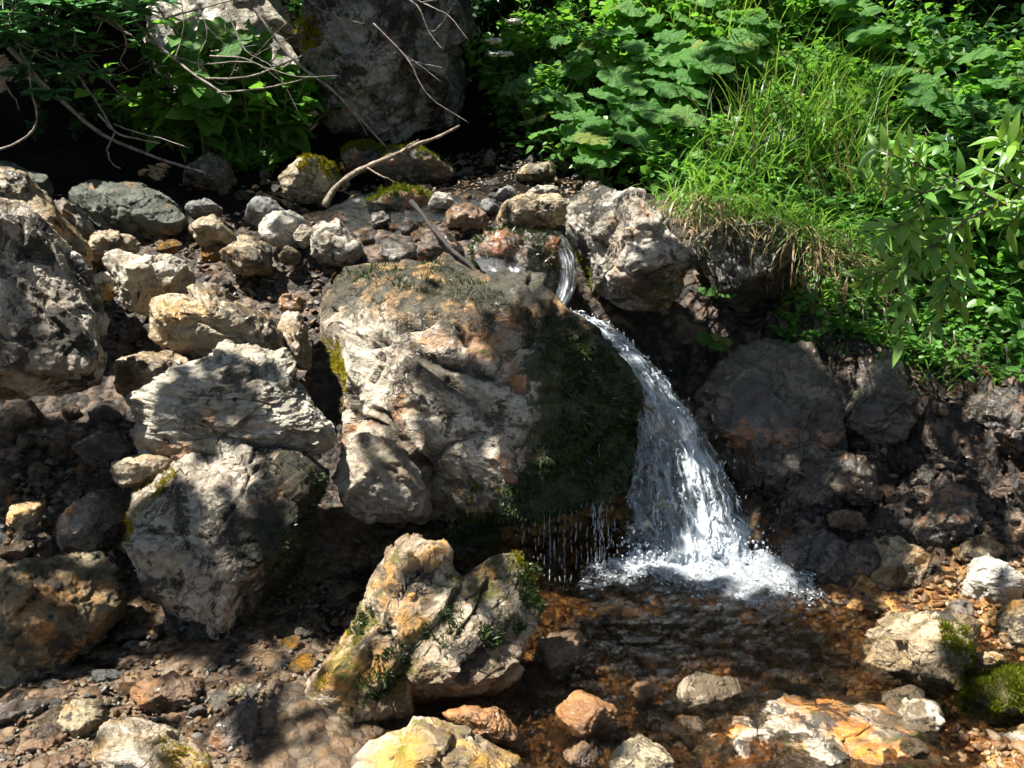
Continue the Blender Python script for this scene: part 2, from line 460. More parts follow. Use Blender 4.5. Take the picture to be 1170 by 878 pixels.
def leaf_material(name, a, b, trans, gloss=0.35, tmix=0.45, veins=0.0, island=True):
    k = NT(name)
    g = k.n('ShaderNodeNewGeometry')
    oi = k.n('ShaderNodeObjectInfo')
    r = g.outputs['Random Per Island'] if island else oi.outputs['Random']
    tc = k.n('ShaderNodeTexCoord').outputs['Object']
    col = k.mix(r, a, b)
    col = k.mix(k.ramp(k.noise(tc, 9, 4), 0.35, 0.7), k.mix(0.35, col, tuple(c * 0.5 for c in a)), col)
    if veins: col = k.mix(k.ramp(k.math('FRACT', k.math('MULTIPLY', r, 7.3)), 0.88, 0.98, 0.0, 0.7), col, (0.28, 0.27, 0.05))
    tcol = k.mix(r, tuple(c * 0.75 for c in trans), trans)
    nrm = None
    if veins:
        s = k.n('ShaderNodeSeparateXYZ', {0: tc})
        ang = k.math('ARCTAN2', s.outputs[1], s.outputs[0])
        w = k.math('ABSOLUTE', k.math('SINE', k.math('MULTIPLY', ang, 5.5)))
        vf = k.ramp(w, 0.0, 0.14, 1.0, 0.0)
        col = k.mix(k.math('MULTIPLY', vf, 0.55), col, tuple(min(1, c * 2.2) for c in b))
        nrm = k.bump(k.math('SUBTRACT', k.noise(tc, 6, 4), k.math('MULTIPLY', vf, 0.25)), 0.03, 0.7)
    ins = {'Base Color': col, 'Roughness': 0.42, 'Specular IOR Level': gloss}
    if nrm is not None: ins['Normal'] = nrm
    p = k.n('ShaderNodeBsdfPrincipled', ins)
    t = k.n('ShaderNodeBsdfTranslucent', {'Color': tcol})
    return k.done(k.n('ShaderNodeMixShader', {0: tmix, 1: p, 2: t}))
MAT['butterbur'] = leaf_material('butterbur_leaf', (0.06, 0.19, 0.03), (0.13, 0.31, 0.06), (0.20, 0.50, 0.04), gloss=0.55, veins=1, island=False)
MAT['herb'] = leaf_material('herb_leaf', (0.06, 0.19, 0.03), (0.17, 0.36, 0.075), (0.24, 0.54, 0.05), gloss=0.55)
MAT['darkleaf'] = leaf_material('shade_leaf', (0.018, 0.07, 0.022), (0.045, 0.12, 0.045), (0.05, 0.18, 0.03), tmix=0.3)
MAT['whorl'] = leaf_material('whorled_leaf', (0.05, 0.17, 0.05), (0.13, 0.30, 0.12), (0.12, 0.36, 0.07), gloss=0.7, tmix=0.3)
MAT['willow'] = leaf_material('willow_leaf', (0.09, 0.26, 0.035), (0.26, 0.46, 0.07), (0.40, 0.68, 0.05), gloss=0.8, tmix=0.38)
MAT['grass'] = leaf_material('grass_blade', (0.05, 0.16, 0.02), (0.16, 0.32, 0.055), (0.26, 0.48, 0.05), gloss=0.5, tmix=0.4)
MAT['straw'] = leaf_material('dry_grass_blade', (0.24, 0.18, 0.09), (0.42, 0.33, 0.18), (0.30, 0.22, 0.10), tmix=0.25)
MAT['mossgreen'] = leaf_material('bright_moss', (0.06, 0.085, 0.006), (0.17, 0.19, 0.012), (0.22, 0.25, 0.015), gloss=0.15, tmix=0.25)
MAT['mossyellow'] = leaf_material('yellow_moss', (0.17, 0.16, 0.008), (0.36, 0.30, 0.01), (0.4, 0.33, 0.01), gloss=0.15, tmix=0.25)
MAT['mossdark'] = leaf_material('dark_wet_moss', (0.014, 0.028, 0.007), (0.065, 0.105, 0.022), (0.05, 0.09, 0.015), gloss=0.7, tmix=0.15)
MAT['flower'] = leaf_material('white_flower', (0.65, 0.68, 0.6), (0.75, 0.75, 0.7), (0.6, 0.65, 0.5), tmix=0.2)

def bark_material(name, a, b):
    k = NT(name)
    tc = k.n('ShaderNodeTexCoord').outputs['Object']
    n = k.noise(k.mapping(tc, scale=(1, 1, 1)), 30, 7, 0.7)
    n2 = k.noise(tc, 6, 4)
    col = k.mix(k.ramp(n, 0.38, 0.62), a, b)
    col = k.mix(k.ramp(n2, 0.55, 0.7, 0, 0.6), col, tuple(c * 0.4 for c in a))
    return k.done(k.n('ShaderNodeBsdfPrincipled', {'Base Color': col, 'Roughness': 0.8, 'Normal': k.bump(n, 0.006, 0.8)}))
MAT['twig'] = bark_material('grey_twig_bark', (0.14, 0.11, 0.09), (0.34, 0.30, 0.26))
MAT['palewood'] = bark_material('bleached_wood', (0.11, 0.085, 0.06), (0.33, 0.265, 0.185))
MAT['darkwood'] = bark_material('wet_dark_wood', (0.010, 0.008, 0.006), (0.03, 0.022, 0.017))
MAT['stem'] = bark_material('green_stem', (0.07, 0.11, 0.025), (0.13, 0.17, 0.05))
MAT['bark'] = bark_material('tree_bark', (0.07, 0.055, 0.045), (0.20, 0.17, 0.14))

def water_material(name, tint, ripple, dist, foam=None):
    k = NT(name)
    tc = k.n('ShaderNodeTexCoord').outputs['Object']
    n = k.noise(k.mapping(tc, scale=(1, 1.5, 1)), ripple, 5, 0.6, 0.5)
    n2 = k.noise(tc, ripple * 3.2, 4, 0.6)
    h = k.math('ADD', n, k.math('MULTIPLY', n2, 0.35))
    nb = k.bump(h, dist, 1.0)
    fr = k.n('ShaderNodeFresnel', {'IOR': 1.33, 'Normal': nb}).outputs[0]
    tr = k.n('ShaderNodeBsdfTransparent', {'Color': tint})
    gl = k.n('ShaderNodeBsdfGlossy', {'Color': (1, 1, 1), 'Roughness': 0.06, 'Normal': nb})
    sh = k.n('ShaderNodeMixShader', {0: fr, 1: tr, 2: gl}).outputs[0]
    return k.done(sh)
MAT['pool'] = water_material('pool_water', (0.97, 0.90, 0.78), 24, 0.11)
MAT['stream'] = water_material('stream_water', (0.80, 0.76, 0.66), 24, 0.03)

def white_water(name, lo, hi, su, sv, seed=0.0, film=True):
    """aerated water: clear glossy film with white streaks stretched along the flow (uv: x across, y along)"""
    k = NT(name)
    uv = k.n('ShaderNodeUVMap').outputs[0]
    m = k.mapping(uv, scale=(su, sv, 1), loc=(seed, seed * 2, 0))
    n = k.noise(m, 1.0, 8, 0.68, 0.6)
    n2 = k.noise(k.mapping(uv, scale=(su * 3.5, sv * 3, 1)), 1.0, 6, 0.7, 0.4)
    f0 = k.math('ADD', k.math('MULTIPLY', n, 0.6), k.math('MULTIPLY', n2, 0.4))
    att = k.n('ShaderNodeAttribute', attribute_name='foam').outputs['Fac']
    f = k.ramp(k.math('ADD', f0, att), lo, hi)
    nb = k.bump(f0, 0.02, 1.0)
    fr = k.n('ShaderNodeFresnel', {'IOR': 1.33, 'Normal': nb}).outputs[0]
    clear = k.n('ShaderNodeMixShader', {0: fr, 1: k.n('ShaderNodeBsdfTransparent', {'Color': (0.86, 0.92, 0.93)}),
                                        2: k.n('ShaderNodeBsdfGlossy', {'Roughness': 0.08, 'Normal': nb})})
    if not film: clear = k.n('ShaderNodeBsdfTransparent')
    d = k.n('ShaderNodeBsdfPrincipled', {'Base Color': (0.80, 0.86, 0.92), 'Roughness': 0.25, 'Normal': nb})
    w = k.n('ShaderNodeMixShader', {0: 0.35, 1: d, 2: k.n('ShaderNodeBsdfTranslucent', {'Color': (0.8, 0.88, 0.94)})})
    return k.done(k.n('ShaderNodeMixShader', {0: f, 1: clear, 2: w}))
MAT['fall'] = white_water('falling_water', 0.45, 0.58, 15, 5)
MAT['foam'] = white_water('churned_foam', 0.44, 0.74, 26, 26, 3.0, film=False)

def drop_material():
    k = NT('water_drops')
    g = k.n('ShaderNodeBsdfPrincipled', {'Base Color': (0.82, 0.88, 0.94), 'Roughness': 0.08, 'Specular IOR Level': 0.8})
    t = k.n('ShaderNodeBsdfTransparent', {'Color': (0.92, 0.96, 0.97)})
    lw = k.n('ShaderNodeLayerWeight', {0: 0.55}).outputs[1]
    return k.done(k.n('ShaderNodeMixShader', {0: k.ramp(lw, 0.1, 0.9, 0.55, 0.95), 1: t, 2: g}))
MAT['drop'] = drop_material()

# ------------------------------------------------------------------ terrain
CTRL = []
def cp(px, py, Y): CTRL.append(at(px, py, Y))
def cw(x, y, z): CTRL.append(np.array([x, y, z], float))
# pool floor
for x, y in ((0.05, 2.1), (0.35, 2.4), (0.6, 2.1), (0.75, 2.5), (0.95, 2.35), (0.25, 1.7), (0.7, 1.8), (0.5, 2.75), (0.3, 2.9), (0.85, 1.6)): cw(x, y, -0.075)
for x, y in ((0.0, 0.3), (0, -2), (-2, -0.5), (2, -0.5), (1.0, 0.8)): cw(x, y, -0.12)
# under and beside the central boulder
for x, y, z in ((-0.3, 3.45, 0.25), (0.1, 3.5, 0.25), (0.35, 3.55, 0.2), (0.1, 3.15, -0.05), (-0.4, 3.1, 0.0), (0.35, 3.2, -0.08), (0.6, 3.05, -0.1), (-0.2, 3.8, 0.72), (0.1, 3.8, 0.68)): cw(x, y, z)
# wall behind the waterfall and the right rock face
for a in ((780, 590, 3.42), (740, 440, 3.85), (850, 560, 3.38), (885, 640, 3.02), (820, 490, 3.55), (800, 400, 3.85), (800, 330, 4.05), (900, 560, 3.2),
          (1000, 600, 3.05), (1000, 500, 3.42), (1000, 430, 3.72), (1000, 365, 4.0), (1100, 560, 3.2), (1100, 450, 3.72), (1170, 640, 2.85), (1170, 500, 3.5), (1170, 390, 4.0),
          (1090, 680, 2.72), (1000, 700, 2.66), (930, 690, 2.75), (1120, 780, 2.3), (1180, 850, 2.05)): cp(*a)
cw(1.35, 2.0, 0.0); cw(1.6, 1.5, 0.05)
# upper bank on the right
for a in ((900, 260, 4.35), (900, 170, 4.95), (900, 80, 5.6), (900, 0, 6.2), (1100, 250, 4.45), (1100, 110, 5.3), (1100, 0, 6.0), (760, 240, 4.5),
          (700, 225, 4.85), (700, 150, 5.45), (700, 50, 6.2), (620, 205, 5.0), (640, 245, 4.4), (590, 150, 6.0), (530, 165, 6.0), (1250, 250, 4.3), (1250, 0, 5.8)): cp(*a)
# stream ledge
for a in ((450, 252, 4.45), (430, 228, 4.85), (560, 255, 4.35), (500, 215, 5.0), (460, 310, 4.0), (600, 350, 3.85), (640, 330, 3.95), (400, 215, 5.2), (520, 290, 4.1)): cp(*a)
# left slope
for a in ((40, 700, 2.75), (40, 545, 3.15), (40, 470, 3.4), (150, 540, 3.12), (150, 450, 3.55), (150, 380, 3.85), (150, 275, 4.35), (250, 325, 4.05), (300, 265, 4.6), (340, 450, 3.6),
          (350, 560, 3.28), (380, 640, 3.0), (300, 700, 2.58), (200, 735, 2.44), (250, 765, 2.29), (100, 850, 1.97), (40, 800, 2.15), (320, 800, 2.12), (380, 730, 2.45), (-80, 540, 3.1), (-80, 300, 4.2)): cp(*a)
# hollow and slope behind
for a in ((100, 195, 5.1), (100, 110, 6.0), (100, 0, 6.8), (300, 190, 5.3), (300, 90, 6.3), (450, 140, 5.9), (450, 60, 6.6), (300, 0, 7.0), (500, 0, 7.2), (-80, 100, 6.0)): cp(*a)
for x, y, z in ((-6, 8, 4.2), (0, 9, 4.2), (6, 8, 4.8), (-6, 3, 2.0), (6, 3, 2.6), (-6, -3, 0.6), (6, -3, 0.8), (0, -7, -0.2), (0, 14, 7), (-9, 12, 7), (9, 12, 8)): cw(x, y, z)
CTRL = np.array(CTRL)
def _tps_fit(P, lam=0.004):
    n = len(P)
    d = np.linalg.norm(P[:, None, :2] - P[None, :, :2], axis=2)
    K = np.where(d > 0, d ** 2 * np.log(d + 1e-12), 0) + lam * np.eye(n)
    Q = np.hstack([np.ones((n, 1)), P[:, :2]])
    A = np.block([[K, Q], [Q.T, np.zeros((3, 3))]])
    return np.linalg.solve(A, np.concatenate([P[:, 2], np.zeros(3)]))
TPS = _tps_fit(CTRL)
def h_smooth(x, y):
    x, y = np.asarray(x, float), np.asarray(y, float)
    sh = x.shape
    x, y = x.ravel(), y.ravel()
    out = np.empty(len(x))
    for s in range(0, len(x), 20000):
        xs, ys = x[s:s + 20000], y[s:s + 20000]
        d2 = (xs[:, None] - CTRL[None, :, 0]) ** 2 + (ys[:, None] - CTRL[None, :, 1]) ** 2
        K = 0.5 * d2 * np.log(d2 + 1e-12)
        out[s:s + 20000] = K @ TPS[:-3] + TPS[-3] + TPS[-2] * xs + TPS[-1] * ys
    return np.clip(out, -0.6, 14).reshape(sh)
def h_full(x, y):
    z = h_smooth(x, y)
    x, y = np.asarray(x, float), np.asarray(y, float)
    p = np.stack([x, y, z * 1.3], -1)
    crag = np.clip((x - 0.45) / 0.3, 0, 1) * np.clip((3.95 - y) / 0.3, 0, 1) * np.clip((z - 0.02) / 0.15, 0, 1)
    z = z + fbm(p * 3.0, 4, 3) * (0.05 + 0.17 * crag) + (ridged(p * 5.0, 3, 9) - 0.6) * (0.015 + 0.05 * crag)
    if x.size > 20000 or crag.max() > 0:
        near = (np.abs(x) < 4.7) & (y > 1) & (y < 7.7)
        if near.any():
            pn = p[near] + 0.05 * noise3(p[near] * 6, 13)[..., None]
            z[near] += cells(pn * 4.5, 11)[0] * (0.02 + 0.20 * crag[near]) + cells(pn * 11, 12)[0] * (0.012 + 0.09 * crag[near])
    pool = np.clip((0.08 - z) / 0.1, 0, 1)
    return z + noise3(p * 14, 5) * 0.02 * (0.4 + pool)
xs = np.concatenate([-np.geomspace(40, 4.6, 26)[:-1], np.arange(-4.6, 4.61, 0.026), np.geomspace(4.6, 40, 26)[1:]])
ys = np.concatenate([-np.geomspace(30, 0.5, 18)[:-1], np.arange(-0.5, 1.4, 0.06), np.arange(1.4, 7.6, 0.026), np.geomspace(7.6, 45, 30)])
GX, GY = np.meshgrid(xs, ys)
GZ = h_full(GX, GY)
nx, ny = len(xs), len(ys)
idx = np.arange(nx * ny).reshape(ny, nx)
F = np.stack([idx[:-1, :-1], idx[:-1, 1:], idx[1:, 1:], idx[1:, :-1]], -1).reshape(-1, 4)
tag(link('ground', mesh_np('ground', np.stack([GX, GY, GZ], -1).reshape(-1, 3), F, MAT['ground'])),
    'dark wet earth and gravel bank with stream bed', kind='structure')

def ray_hit(px, py, y0=1.6, y1=9.0, step=0.02):
    """first terrain point along the photo ray"""
    px, py = np.atleast_1d(px).astype(float), np.atleast_1d(py).astype(float)
    Ys = np.arange(y0, y1, step)
    xc, yc = (px - 585) / FPX, (439 - py) / FPX
    dy, dz = CP + yc * SP, -SP + yc * CP
    t = Ys[None, :] / dy[:, None]
    X = xc[:, None] * t
    Z = CAMZ + dz[:, None] * t
    H = h_smooth(X, np.broadcast_to(Ys, X.shape))
    below = Z <= H
    k = np.where(below.any(1), below.argmax(1), -1)
    i = np.arange(len(px))
    P = np.stack([X[i, k], Ys[k], H[i, k]], -1)
    return P, k > 0

def sample_poly(poly, n, rg):
    poly = np.asarray(poly, float)
    lo, hi = poly.min(0), poly.max(0)
    out = []
    tot = 0
    while tot < n:
        q = lo + rg.random((n * 2, 2)) * (hi - lo)
        q = q[inpoly(q[:, 0], q[:, 1], poly)]
        out.append(q); tot += len(q)
    return np.concatenate(out)[:n]

# ------------------------------------------------------------------ rocks
def ico(sub):
    import bmesh
    bm = bmesh.new()
    bmesh.ops.create_icosphere(bm, subdivisions=sub, radius=1)
    V = np.array([v.co[:] for v in bm.verts]); F = np.array([[v.index for v in f.verts] for f in bm.faces])
    bm.free()
    return V, F
ICO = {k: ico(k) for k in (1, 2, 3, 4, 5, 6, 7, 8)}

def chop(q, rg, n, lo, hi, soft=0.88, bias=None):
    for _ in range(n):
        d = rg.normal(size=3)
        if bias is not None: d = d + np.asarray(bias)
        d /= np.linalg.norm(d)
        s = np.maximum(0, q @ d - rg.uniform(lo, hi))
        q = q - (soft * s)[:, None] * d
    return q

ROCKS = []
def rock(label, outline, Y, mat, lean=0.5, thick=0.25, sub=6, rough=0.05, cuts=14, seed=None, name='boulder', cat='boulder', group=None, crag=0.03, short=None, fine=1.0, stretch=(1, 1, 1), ledge=0.015, flat=None, cracks=()):
    seed = len(ROCKS) * 13 + 5 if seed is None else seed
    rg = np.random.default_rng(seed)
    o2 = np.asarray(outline, float)
    pyc = 0.5 * (o2[:, 1].max() + o2[:, 1].min())
    W = np.array([at(x, y, Y + lean * (pyc - y) / FPX * Y) for x, y in o2])
    if flat is not None:   # a low slab: its outline lies on a level plane
        W = np.array([np.array([0, 0, CAMZ]) + (at(x, y, 1.0) - np.array([0, 0, CAMZ])) * ((flat - CAMZ) / (at(x, y, 1.0)[2] - CAMZ)) for x, y in o2])
        lean = 30.0
    C = 0.5 * (W.max(0) + W.min(0))
    X = np.array([1., 0, 0]); T = np.array([0, lean, 1.]) / math.hypot(lean, 1); N = np.array([0, -1., lean]) / math.hypot(lean, 1)
    u, v = (W - C) @ X, (W - C) @ T
    for _ in range(2):   # soften the corners of the outline
        u = np.stack([0.8 * u + 0.2 * np.roll(u, -1), 0.2 * u + 0.8 * np.roll(u, -1)], 1).ravel()
        v = np.stack([0.8 * v + 0.2 * np.roll(v, -1), 0.2 * v + 0.8 * np.roll(v, -1)], 1).ravel()
    uu = np.concatenate([np.linspace(u[i], u[(i + 1) % len(u)], 8, endpoint=False) for i in range(len(u))])
    vv = np.concatenate([np.linspace(v[i], v[(i + 1) % len(v)], 8, endpoint=False) for i in range(len(v))])
    th, rr = np.arctan2(vv, uu), np.hypot(uu, vv)
    k = np.argsort(th); th, rr = th[k], rr[k]
    D, Fc = ICO[sub]
    ph = np.arcsin(np.clip(D[:, 2], -1, 1))
    ang = np.arctan2(D[:, 1], D[:, 0])
    rho = np.cos(ph) ** 0.72
    q = np.stack([rho * np.cos(ang), rho * np.sin(ang), np.sign(D[:, 2]) * np.abs(np.sin(ph)) ** 0.9], -1)
    q = chop(q, rg, cuts, 0.70, 0.95, 0.9, bias=(0, 0, 0.35))
    ang = np.arctan2(q[:, 1], q[:, 0]); rho = np.hypot(q[:, 0], q[:, 1])
    r = np.interp(ang, th, rr, period=2 * np.pi)
    P = (r * rho * np.cos(ang))[:, None] * X + (r * rho * np.sin(ang))[:, None] * T + (thick * q[:, 2])[:, None] * N
    size = float(np.mean(rr))
    nd = P / (np.linalg.norm(P, axis=1, keepdims=True) + 1e-9)
    s = np.array(stretch)
    w = (P + C) * s
    disp = rough * size * 2.2 * fbm(w / (size * 0.9), 3, seed) + crag * size * 0.9 * (np.minimum(ridged(w / (size * 0.55), 4, seed + 3), 0.8) - 0.62)
    wj = w + 0.12 * size * np.stack([noise3(w / (size * 0.3), seed + 21), noise3(w / (size * 0.3), seed + 22), noise3(w / (size * 0.3), seed + 23)], -1)
    cv, ce = cells(wj / (size * 0.62), seed)
    disp += (0.10 + crag * 0.7) * size * np.clip(cv, -0.8, 0.8)
    cv, ce2 = cells(wj / (size * 0.24), seed + 5)
    disp += (0.022 + crag * 0.3) * size * np.clip(cv, -0.8, 0.8)
    cv, _ = cells(wj / max(0.035, size * 0.09), seed + 6)
    disp += (0.004 + 0.05 * crag) * np.clip(cv, -0.8, 0.8)
    disp -= 0.030 * size * np.exp(-(ce / 0.05) ** 2) * (fbm(w / size, 2, seed + 30) > 0.0)
    # bedding ledges
    bd = np.array([0.25, -0.35, 0.9]) ; hh = (w @ bd) / (size * 0.30) + 0.8 * fbm(w / (size * 0.7), 3, seed + 31)
    fr = hh - np.floor(hh)
    disp += ledge * size * (np.clip(fr * 1.4, 0, 1) - np.clip((fr - 0.85) / 0.15, 0, 1))
    disp += fine * (0.010 * fbm(w * 16, 3, seed + 9) + 0.006 * np.abs(noise3(w * 38, seed + 4)) + 0.003 * noise3(w * 90, seed + 2) + (0.0015 * ridged(w * 30, 2, seed + 12) if sub > 6 else 0))
    joint = np.zeros(len(P))
    if cracks:   # open joints carved into the block
        qx, qy = proj(P + nd * disp[:, None] + C)
        qx = qx + 5 * noise3((P + C) * 14, 3); qy = qy + 5 * noise3((P + C) * 14, 4)
        for cl, cw_, cd in cracks:
            dm = np.full(len(P), 1e9)
            for (x1, y1), (x2, y2) in zip(cl[:-1], cl[1:]):
                L2 = (x2 - x1) ** 2 + (y2 - y1) ** 2
                tq = np.clip(((qx - x1) * (x2 - x1) + (qy - y1) * (y2 - y1)) / L2, 0, 1)
                dm = np.minimum(dm, np.hypot(qx - x1 - tq * (x2 - x1), qy - y1 - tq * (y2 - y1)))
            front = (P @ N) > 0
            joint = np.maximum(joint, np.exp(-(dm / (cw_ * 0.8)) ** 2) * ((P @ N) > 0) * np.clip(0.95 + 2 * noise3((P + C) * 9, 8), 0.35, 1) * (cd > 0))
            disp -= cd * np.exp(-(dm / cw_) ** 2) * front * np.clip(0.6 + 1.5 * noise3((P + C) * 9, 8), 0.15, 1)
    P = P + nd * disp[:, None]
    o = link(name, mesh_np(name, P, Fc, MAT[mat]), loc=C)
    if cracks:
        o.data.attributes.new('joint', 'FLOAT', 'POINT').data.foreach_set('value', joint.astype(np.float32))
    tag(o, label, cat, group)
    ROCKS.append((o, C, size, short or label, P))
    return o

BOULD = 'boulders around the small waterfall'
def B(*a, **k):
    k.setdefault('group', BOULD)
    return rock(*a, **k)
r_left = B('large rough grey boulder cut off by the left edge above the dark gap', [(-110, 262), (-40, 246), (10, 248), (45, 262), (80, 300), (100, 345), (115, 380), (131, 410), (128, 442), (100, 452), (70, 455), (38, 463), (0, 440), (-60, 440), (-120, 400)], 3.0, 'grey', lean=0.7, thick=0.36, sub=8, rough=0.06, crag=0.035, seed=4, short='big grey left-edge boulder')
B('brown grey sloping rock behind the big boulder at the left edge', [(-50, 215), (0, 200), (40, 208), (62, 235), (85, 262), (98, 285), (70, 296), (10, 285), (-50, 275)], 3.75, 'tan', lean=0.6, thick=0.25, rough=0.06)
B('dark green low rock farthest back at the left edge', [(-40, 205), (0, 194), (40, 197), (60, 206), (55, 220), (0, 225), (-40, 222)], 4.7, 'green', lean=0.9, thick=0.15, sub=5)
B('small bluish rock wedged between brown sloping rock and flat green slab', [(62, 230), (80, 229), (98, 248), (106, 268), (96, 276), (78, 262)], 4.1, 'bluegrey', lean=0.5, thick=0.12, sub=5)
r_green = B('flat grey green slab lying at the edge of the dark hollow', [(78, 226), (100, 219), (150, 219), (190, 227), (213, 243), (206, 257), (165, 263), (128, 259), (98, 243)], 4.45, 'green', lean=1.3, thick=0.13, rough=0.04, cuts=8, short='flat green slab')
r_block = B('blocky pale topped stone with grey front standing among orange pebbles', [(126, 300), (138, 291), (185, 289), (214, 302), (218, 335), (197, 349), (160, 361), (131, 346)], 3.72, 'white', lean=0.4, thick=0.2, crag=0.045, short='blocky pale stone')
r_tan = B('broad tan rock with pale sunlit crest above the white slab', [(164, 378), (172, 360), (213, 345), (238, 333), (262, 340), (312, 362), (320, 385), (312, 404), (240, 412), (180, 409), (165, 398)], 3.5, 'tan', lean=0.7, thick=0.22, rough=0.06, crag=0.05, short='broad tan rock')
B('low yellow stained rock tucked under the broad tan rock', [(137, 418), (162, 400), (215, 399), (242, 412), (232, 440), (192, 468), (152, 462), (138, 442)], 3.36, 'yellow', lean=0.6, thick=0.16)
r_slab = B('white rugged slab lying on top of the dark round boulder', [(154, 472), (170, 450), (205, 425), (260, 404), (310, 401), (348, 408), (364, 432), (385, 478), (378, 496), (340, 512), (280, 523), (230, 524), (180, 518), (157, 500)], 2.95, 'white', lean=1.05, thick=0.18, sub=8, rough=0.04, crag=0.035, cuts=16, ledge=0.03, short='white slab', stretch=(1, 1, 2.6))
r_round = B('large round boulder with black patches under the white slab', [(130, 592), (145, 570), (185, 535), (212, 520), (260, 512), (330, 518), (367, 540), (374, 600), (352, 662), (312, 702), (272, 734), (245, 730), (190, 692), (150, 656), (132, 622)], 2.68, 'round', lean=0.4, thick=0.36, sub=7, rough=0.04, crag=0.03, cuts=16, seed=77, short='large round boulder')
r_olive = B('knobbly olive brown boulder at the left edge beside the round boulder', [(-50, 665), (10, 655), (55, 641), (95, 635), (126, 655), (134, 692), (128, 732), (98, 768), (40, 782), (-50, 778)], 2.45, 'olive', lean=0.35, thick=0.25, sub=7, rough=0.06, crag=0.08, short='knobbly olive boulder')
B('dark stone with pinkish top leaning against the round boulder', [(74, 592), (95, 566), (120, 549), (139, 560), (141, 592), (129, 626), (110, 637), (80, 626)], 2.78, 'purple', lean=0.3, thick=0.13, sub=5)
B('shiny purplish wet stone under the overhang of the white slab', [(85, 508), (105, 494), (132, 496), (151, 515), (141, 531), (115, 536), (95, 526)], 3.02, 'purple', lean=0.4, thick=0.12, sub=5)
B('flat pinkish stone squeezed between the white slab and the round boulder', [(132, 542), (140, 526), (175, 521), (207, 523), (197, 540), (166, 556), (140, 560)], 2.8, 'tan', lean=0.5, thick=0.1, sub=5)
B('small square tan stone in the dark gap below the left boulder', [(4, 588), (20, 573), (46, 574), (51, 588), (35, 608), (14, 606)], 2.85, 'tan', lean=0.3, thick=0.07, sub=5, name='stone', cat='stone')
r_main = B('huge mottled central boulder with black cracks and a mossy right flank', [(346, 388), (352, 342), (375, 312), (420, 298), (480, 300), (535, 322), (572, 346), (603, 362), (648, 368), (690, 397), (718, 440), (730, 500), (724, 570), (710, 612), (660, 632), (600, 642), (540, 640), (500, 625), (455, 606), (412, 596), (386, 570), (384, 530), (374, 480), (360, 430)], 3.38, 'huge', lean=0.85, thick=0.42, sub=8, rough=0.05, crag=0.03, cuts=20, seed=211, cracks=[([(418, 392), (440, 388), (465, 400), (500, 415), (535, 424), (566, 432)], 7.0, 0.07), ([(440, 388), (460, 372), (500, 362), (520, 372), (535, 388)], 6.0, 0.06), ([(430, 470), (455, 500), (480, 525), (495, 545)], 6.5, 0.06), ([(512, 437), (540, 462), (556, 476)], 5.5, 0.05), ([(385, 430), (395, 470), (420, 482), (455, 505)], 4.0, 0.05), ([(400, 560), (470, 590)], 3, 0.0)], short='huge central boulder')
r_wedge = B('pale wedge of rock split from the lower left of the central boulder', [(388, 492), (420, 482), (450, 505), (475, 535), (493, 566), (488, 606), (445, 604), (402, 592), (384, 562)], 2.95, 'main', lean=0.55, thick=0.15, rough=0.04, short='pale split wedge')
r_cleftl = B('long cleft boulder with yellow and mossy edges rising from the bottom left', [(296, 822), (335, 782), (392, 712), (430, 660), (455, 631), (492, 625), (521, 635), (531, 650), (550, 645), (580, 629), (606, 626), (628, 650), (622, 702), (594, 748), (562, 784), (520, 799), (470, 806), (430, 828), (390, 846), (318, 850)], 2.28, 'cleft', lean=0.75, thick=0.19, sub=8, rough=0.05, crag=0.06, seed=31, short='long cleft boulder', cracks=[([(528, 640), (530, 665), (520, 695), (500, 722), (470, 750), (436, 790)], 11.0, 0.075), ([(560, 660), (545, 700), (520, 735)], 3.5, 0.03), ([(430, 700), (450, 735)], 3.5, 0.03)])
r_cleftr = r_cleftl
B('smooth yellow and white wet rock at the bottom edge', [(385, 885), (420, 850), (480, 824), (540, 830), (590, 850), (625, 882), (610, 930), (395, 930)], 1.86, 'yellow', lean=0.9, thick=0.14, short='smooth yellow wet rock')
B('flat pinkish rock just behind the smooth yellow wet rock', [(498, 815), (528, 802), (570, 810), (607, 840), (600, 860), (545, 845)], 2.04, 'rust', lean=0.9, thick=0.08, sub=5)
r_wy = B('white topped rock smeared with yellow algae in the bottom left corner', [(112, 852), (125, 824), (155, 818), (190, 834), (228, 860), (242, 885), (220, 915), (118, 915)], 1.88, 'yellow', lean=0.6, thick=0.12, short='white and yellow rock')
B('angular red brown flat stone on the gravel', [(149, 787), (170, 774), (235, 769), (240, 788), (222, 813), (165, 814), (151, 802)], 2.14, 'rust', lean=0.8, thick=0.07, cuts=18, rough=0.03)
B('lumpy tan stone beside the white and yellow rock', [(68, 822), (83, 800), (105, 799), (121, 820), (116, 846), (95, 852), (74, 842)], 2.05, 'olive', lean=0.5, thick=0.08, sub=5, name='stone', cat='stone')
B('dark brown pointed stone in the bottom left corner', [(10, 868), (25, 841), (56, 822), (84, 838), (77, 856), (40, 874)], 1.98, 'rust', lean=0.5, thick=0.07, sub=5, name='stone', cat='stone')
B('round rusty stone cut off by the bottom edge', [(50, 878), (60, 858), (85, 853), (100, 870), (95, 895), (55, 895)], 1.9, 'rust', lean=0.5, thick=0.06, sub=5, name='stone', cat='stone')
B('brown long stone under the knobbly olive boulder', [(-20, 815), (10, 802), (45, 795), (68, 798), (60, 815), (20, 830), (-20, 838)], 2.1, 'purple', lean=0.6, thick=0.07, sub=5, name='stone', cat='stone')
B('small yellow olive stone right of the red brown flat stone', [(254, 792), (270, 780), (289, 783), (290, 798), (273, 807), (257, 803)], 2.15, 'olive', lean=0.5, thick=0.04, sub=5, name='stone', cat='stone')
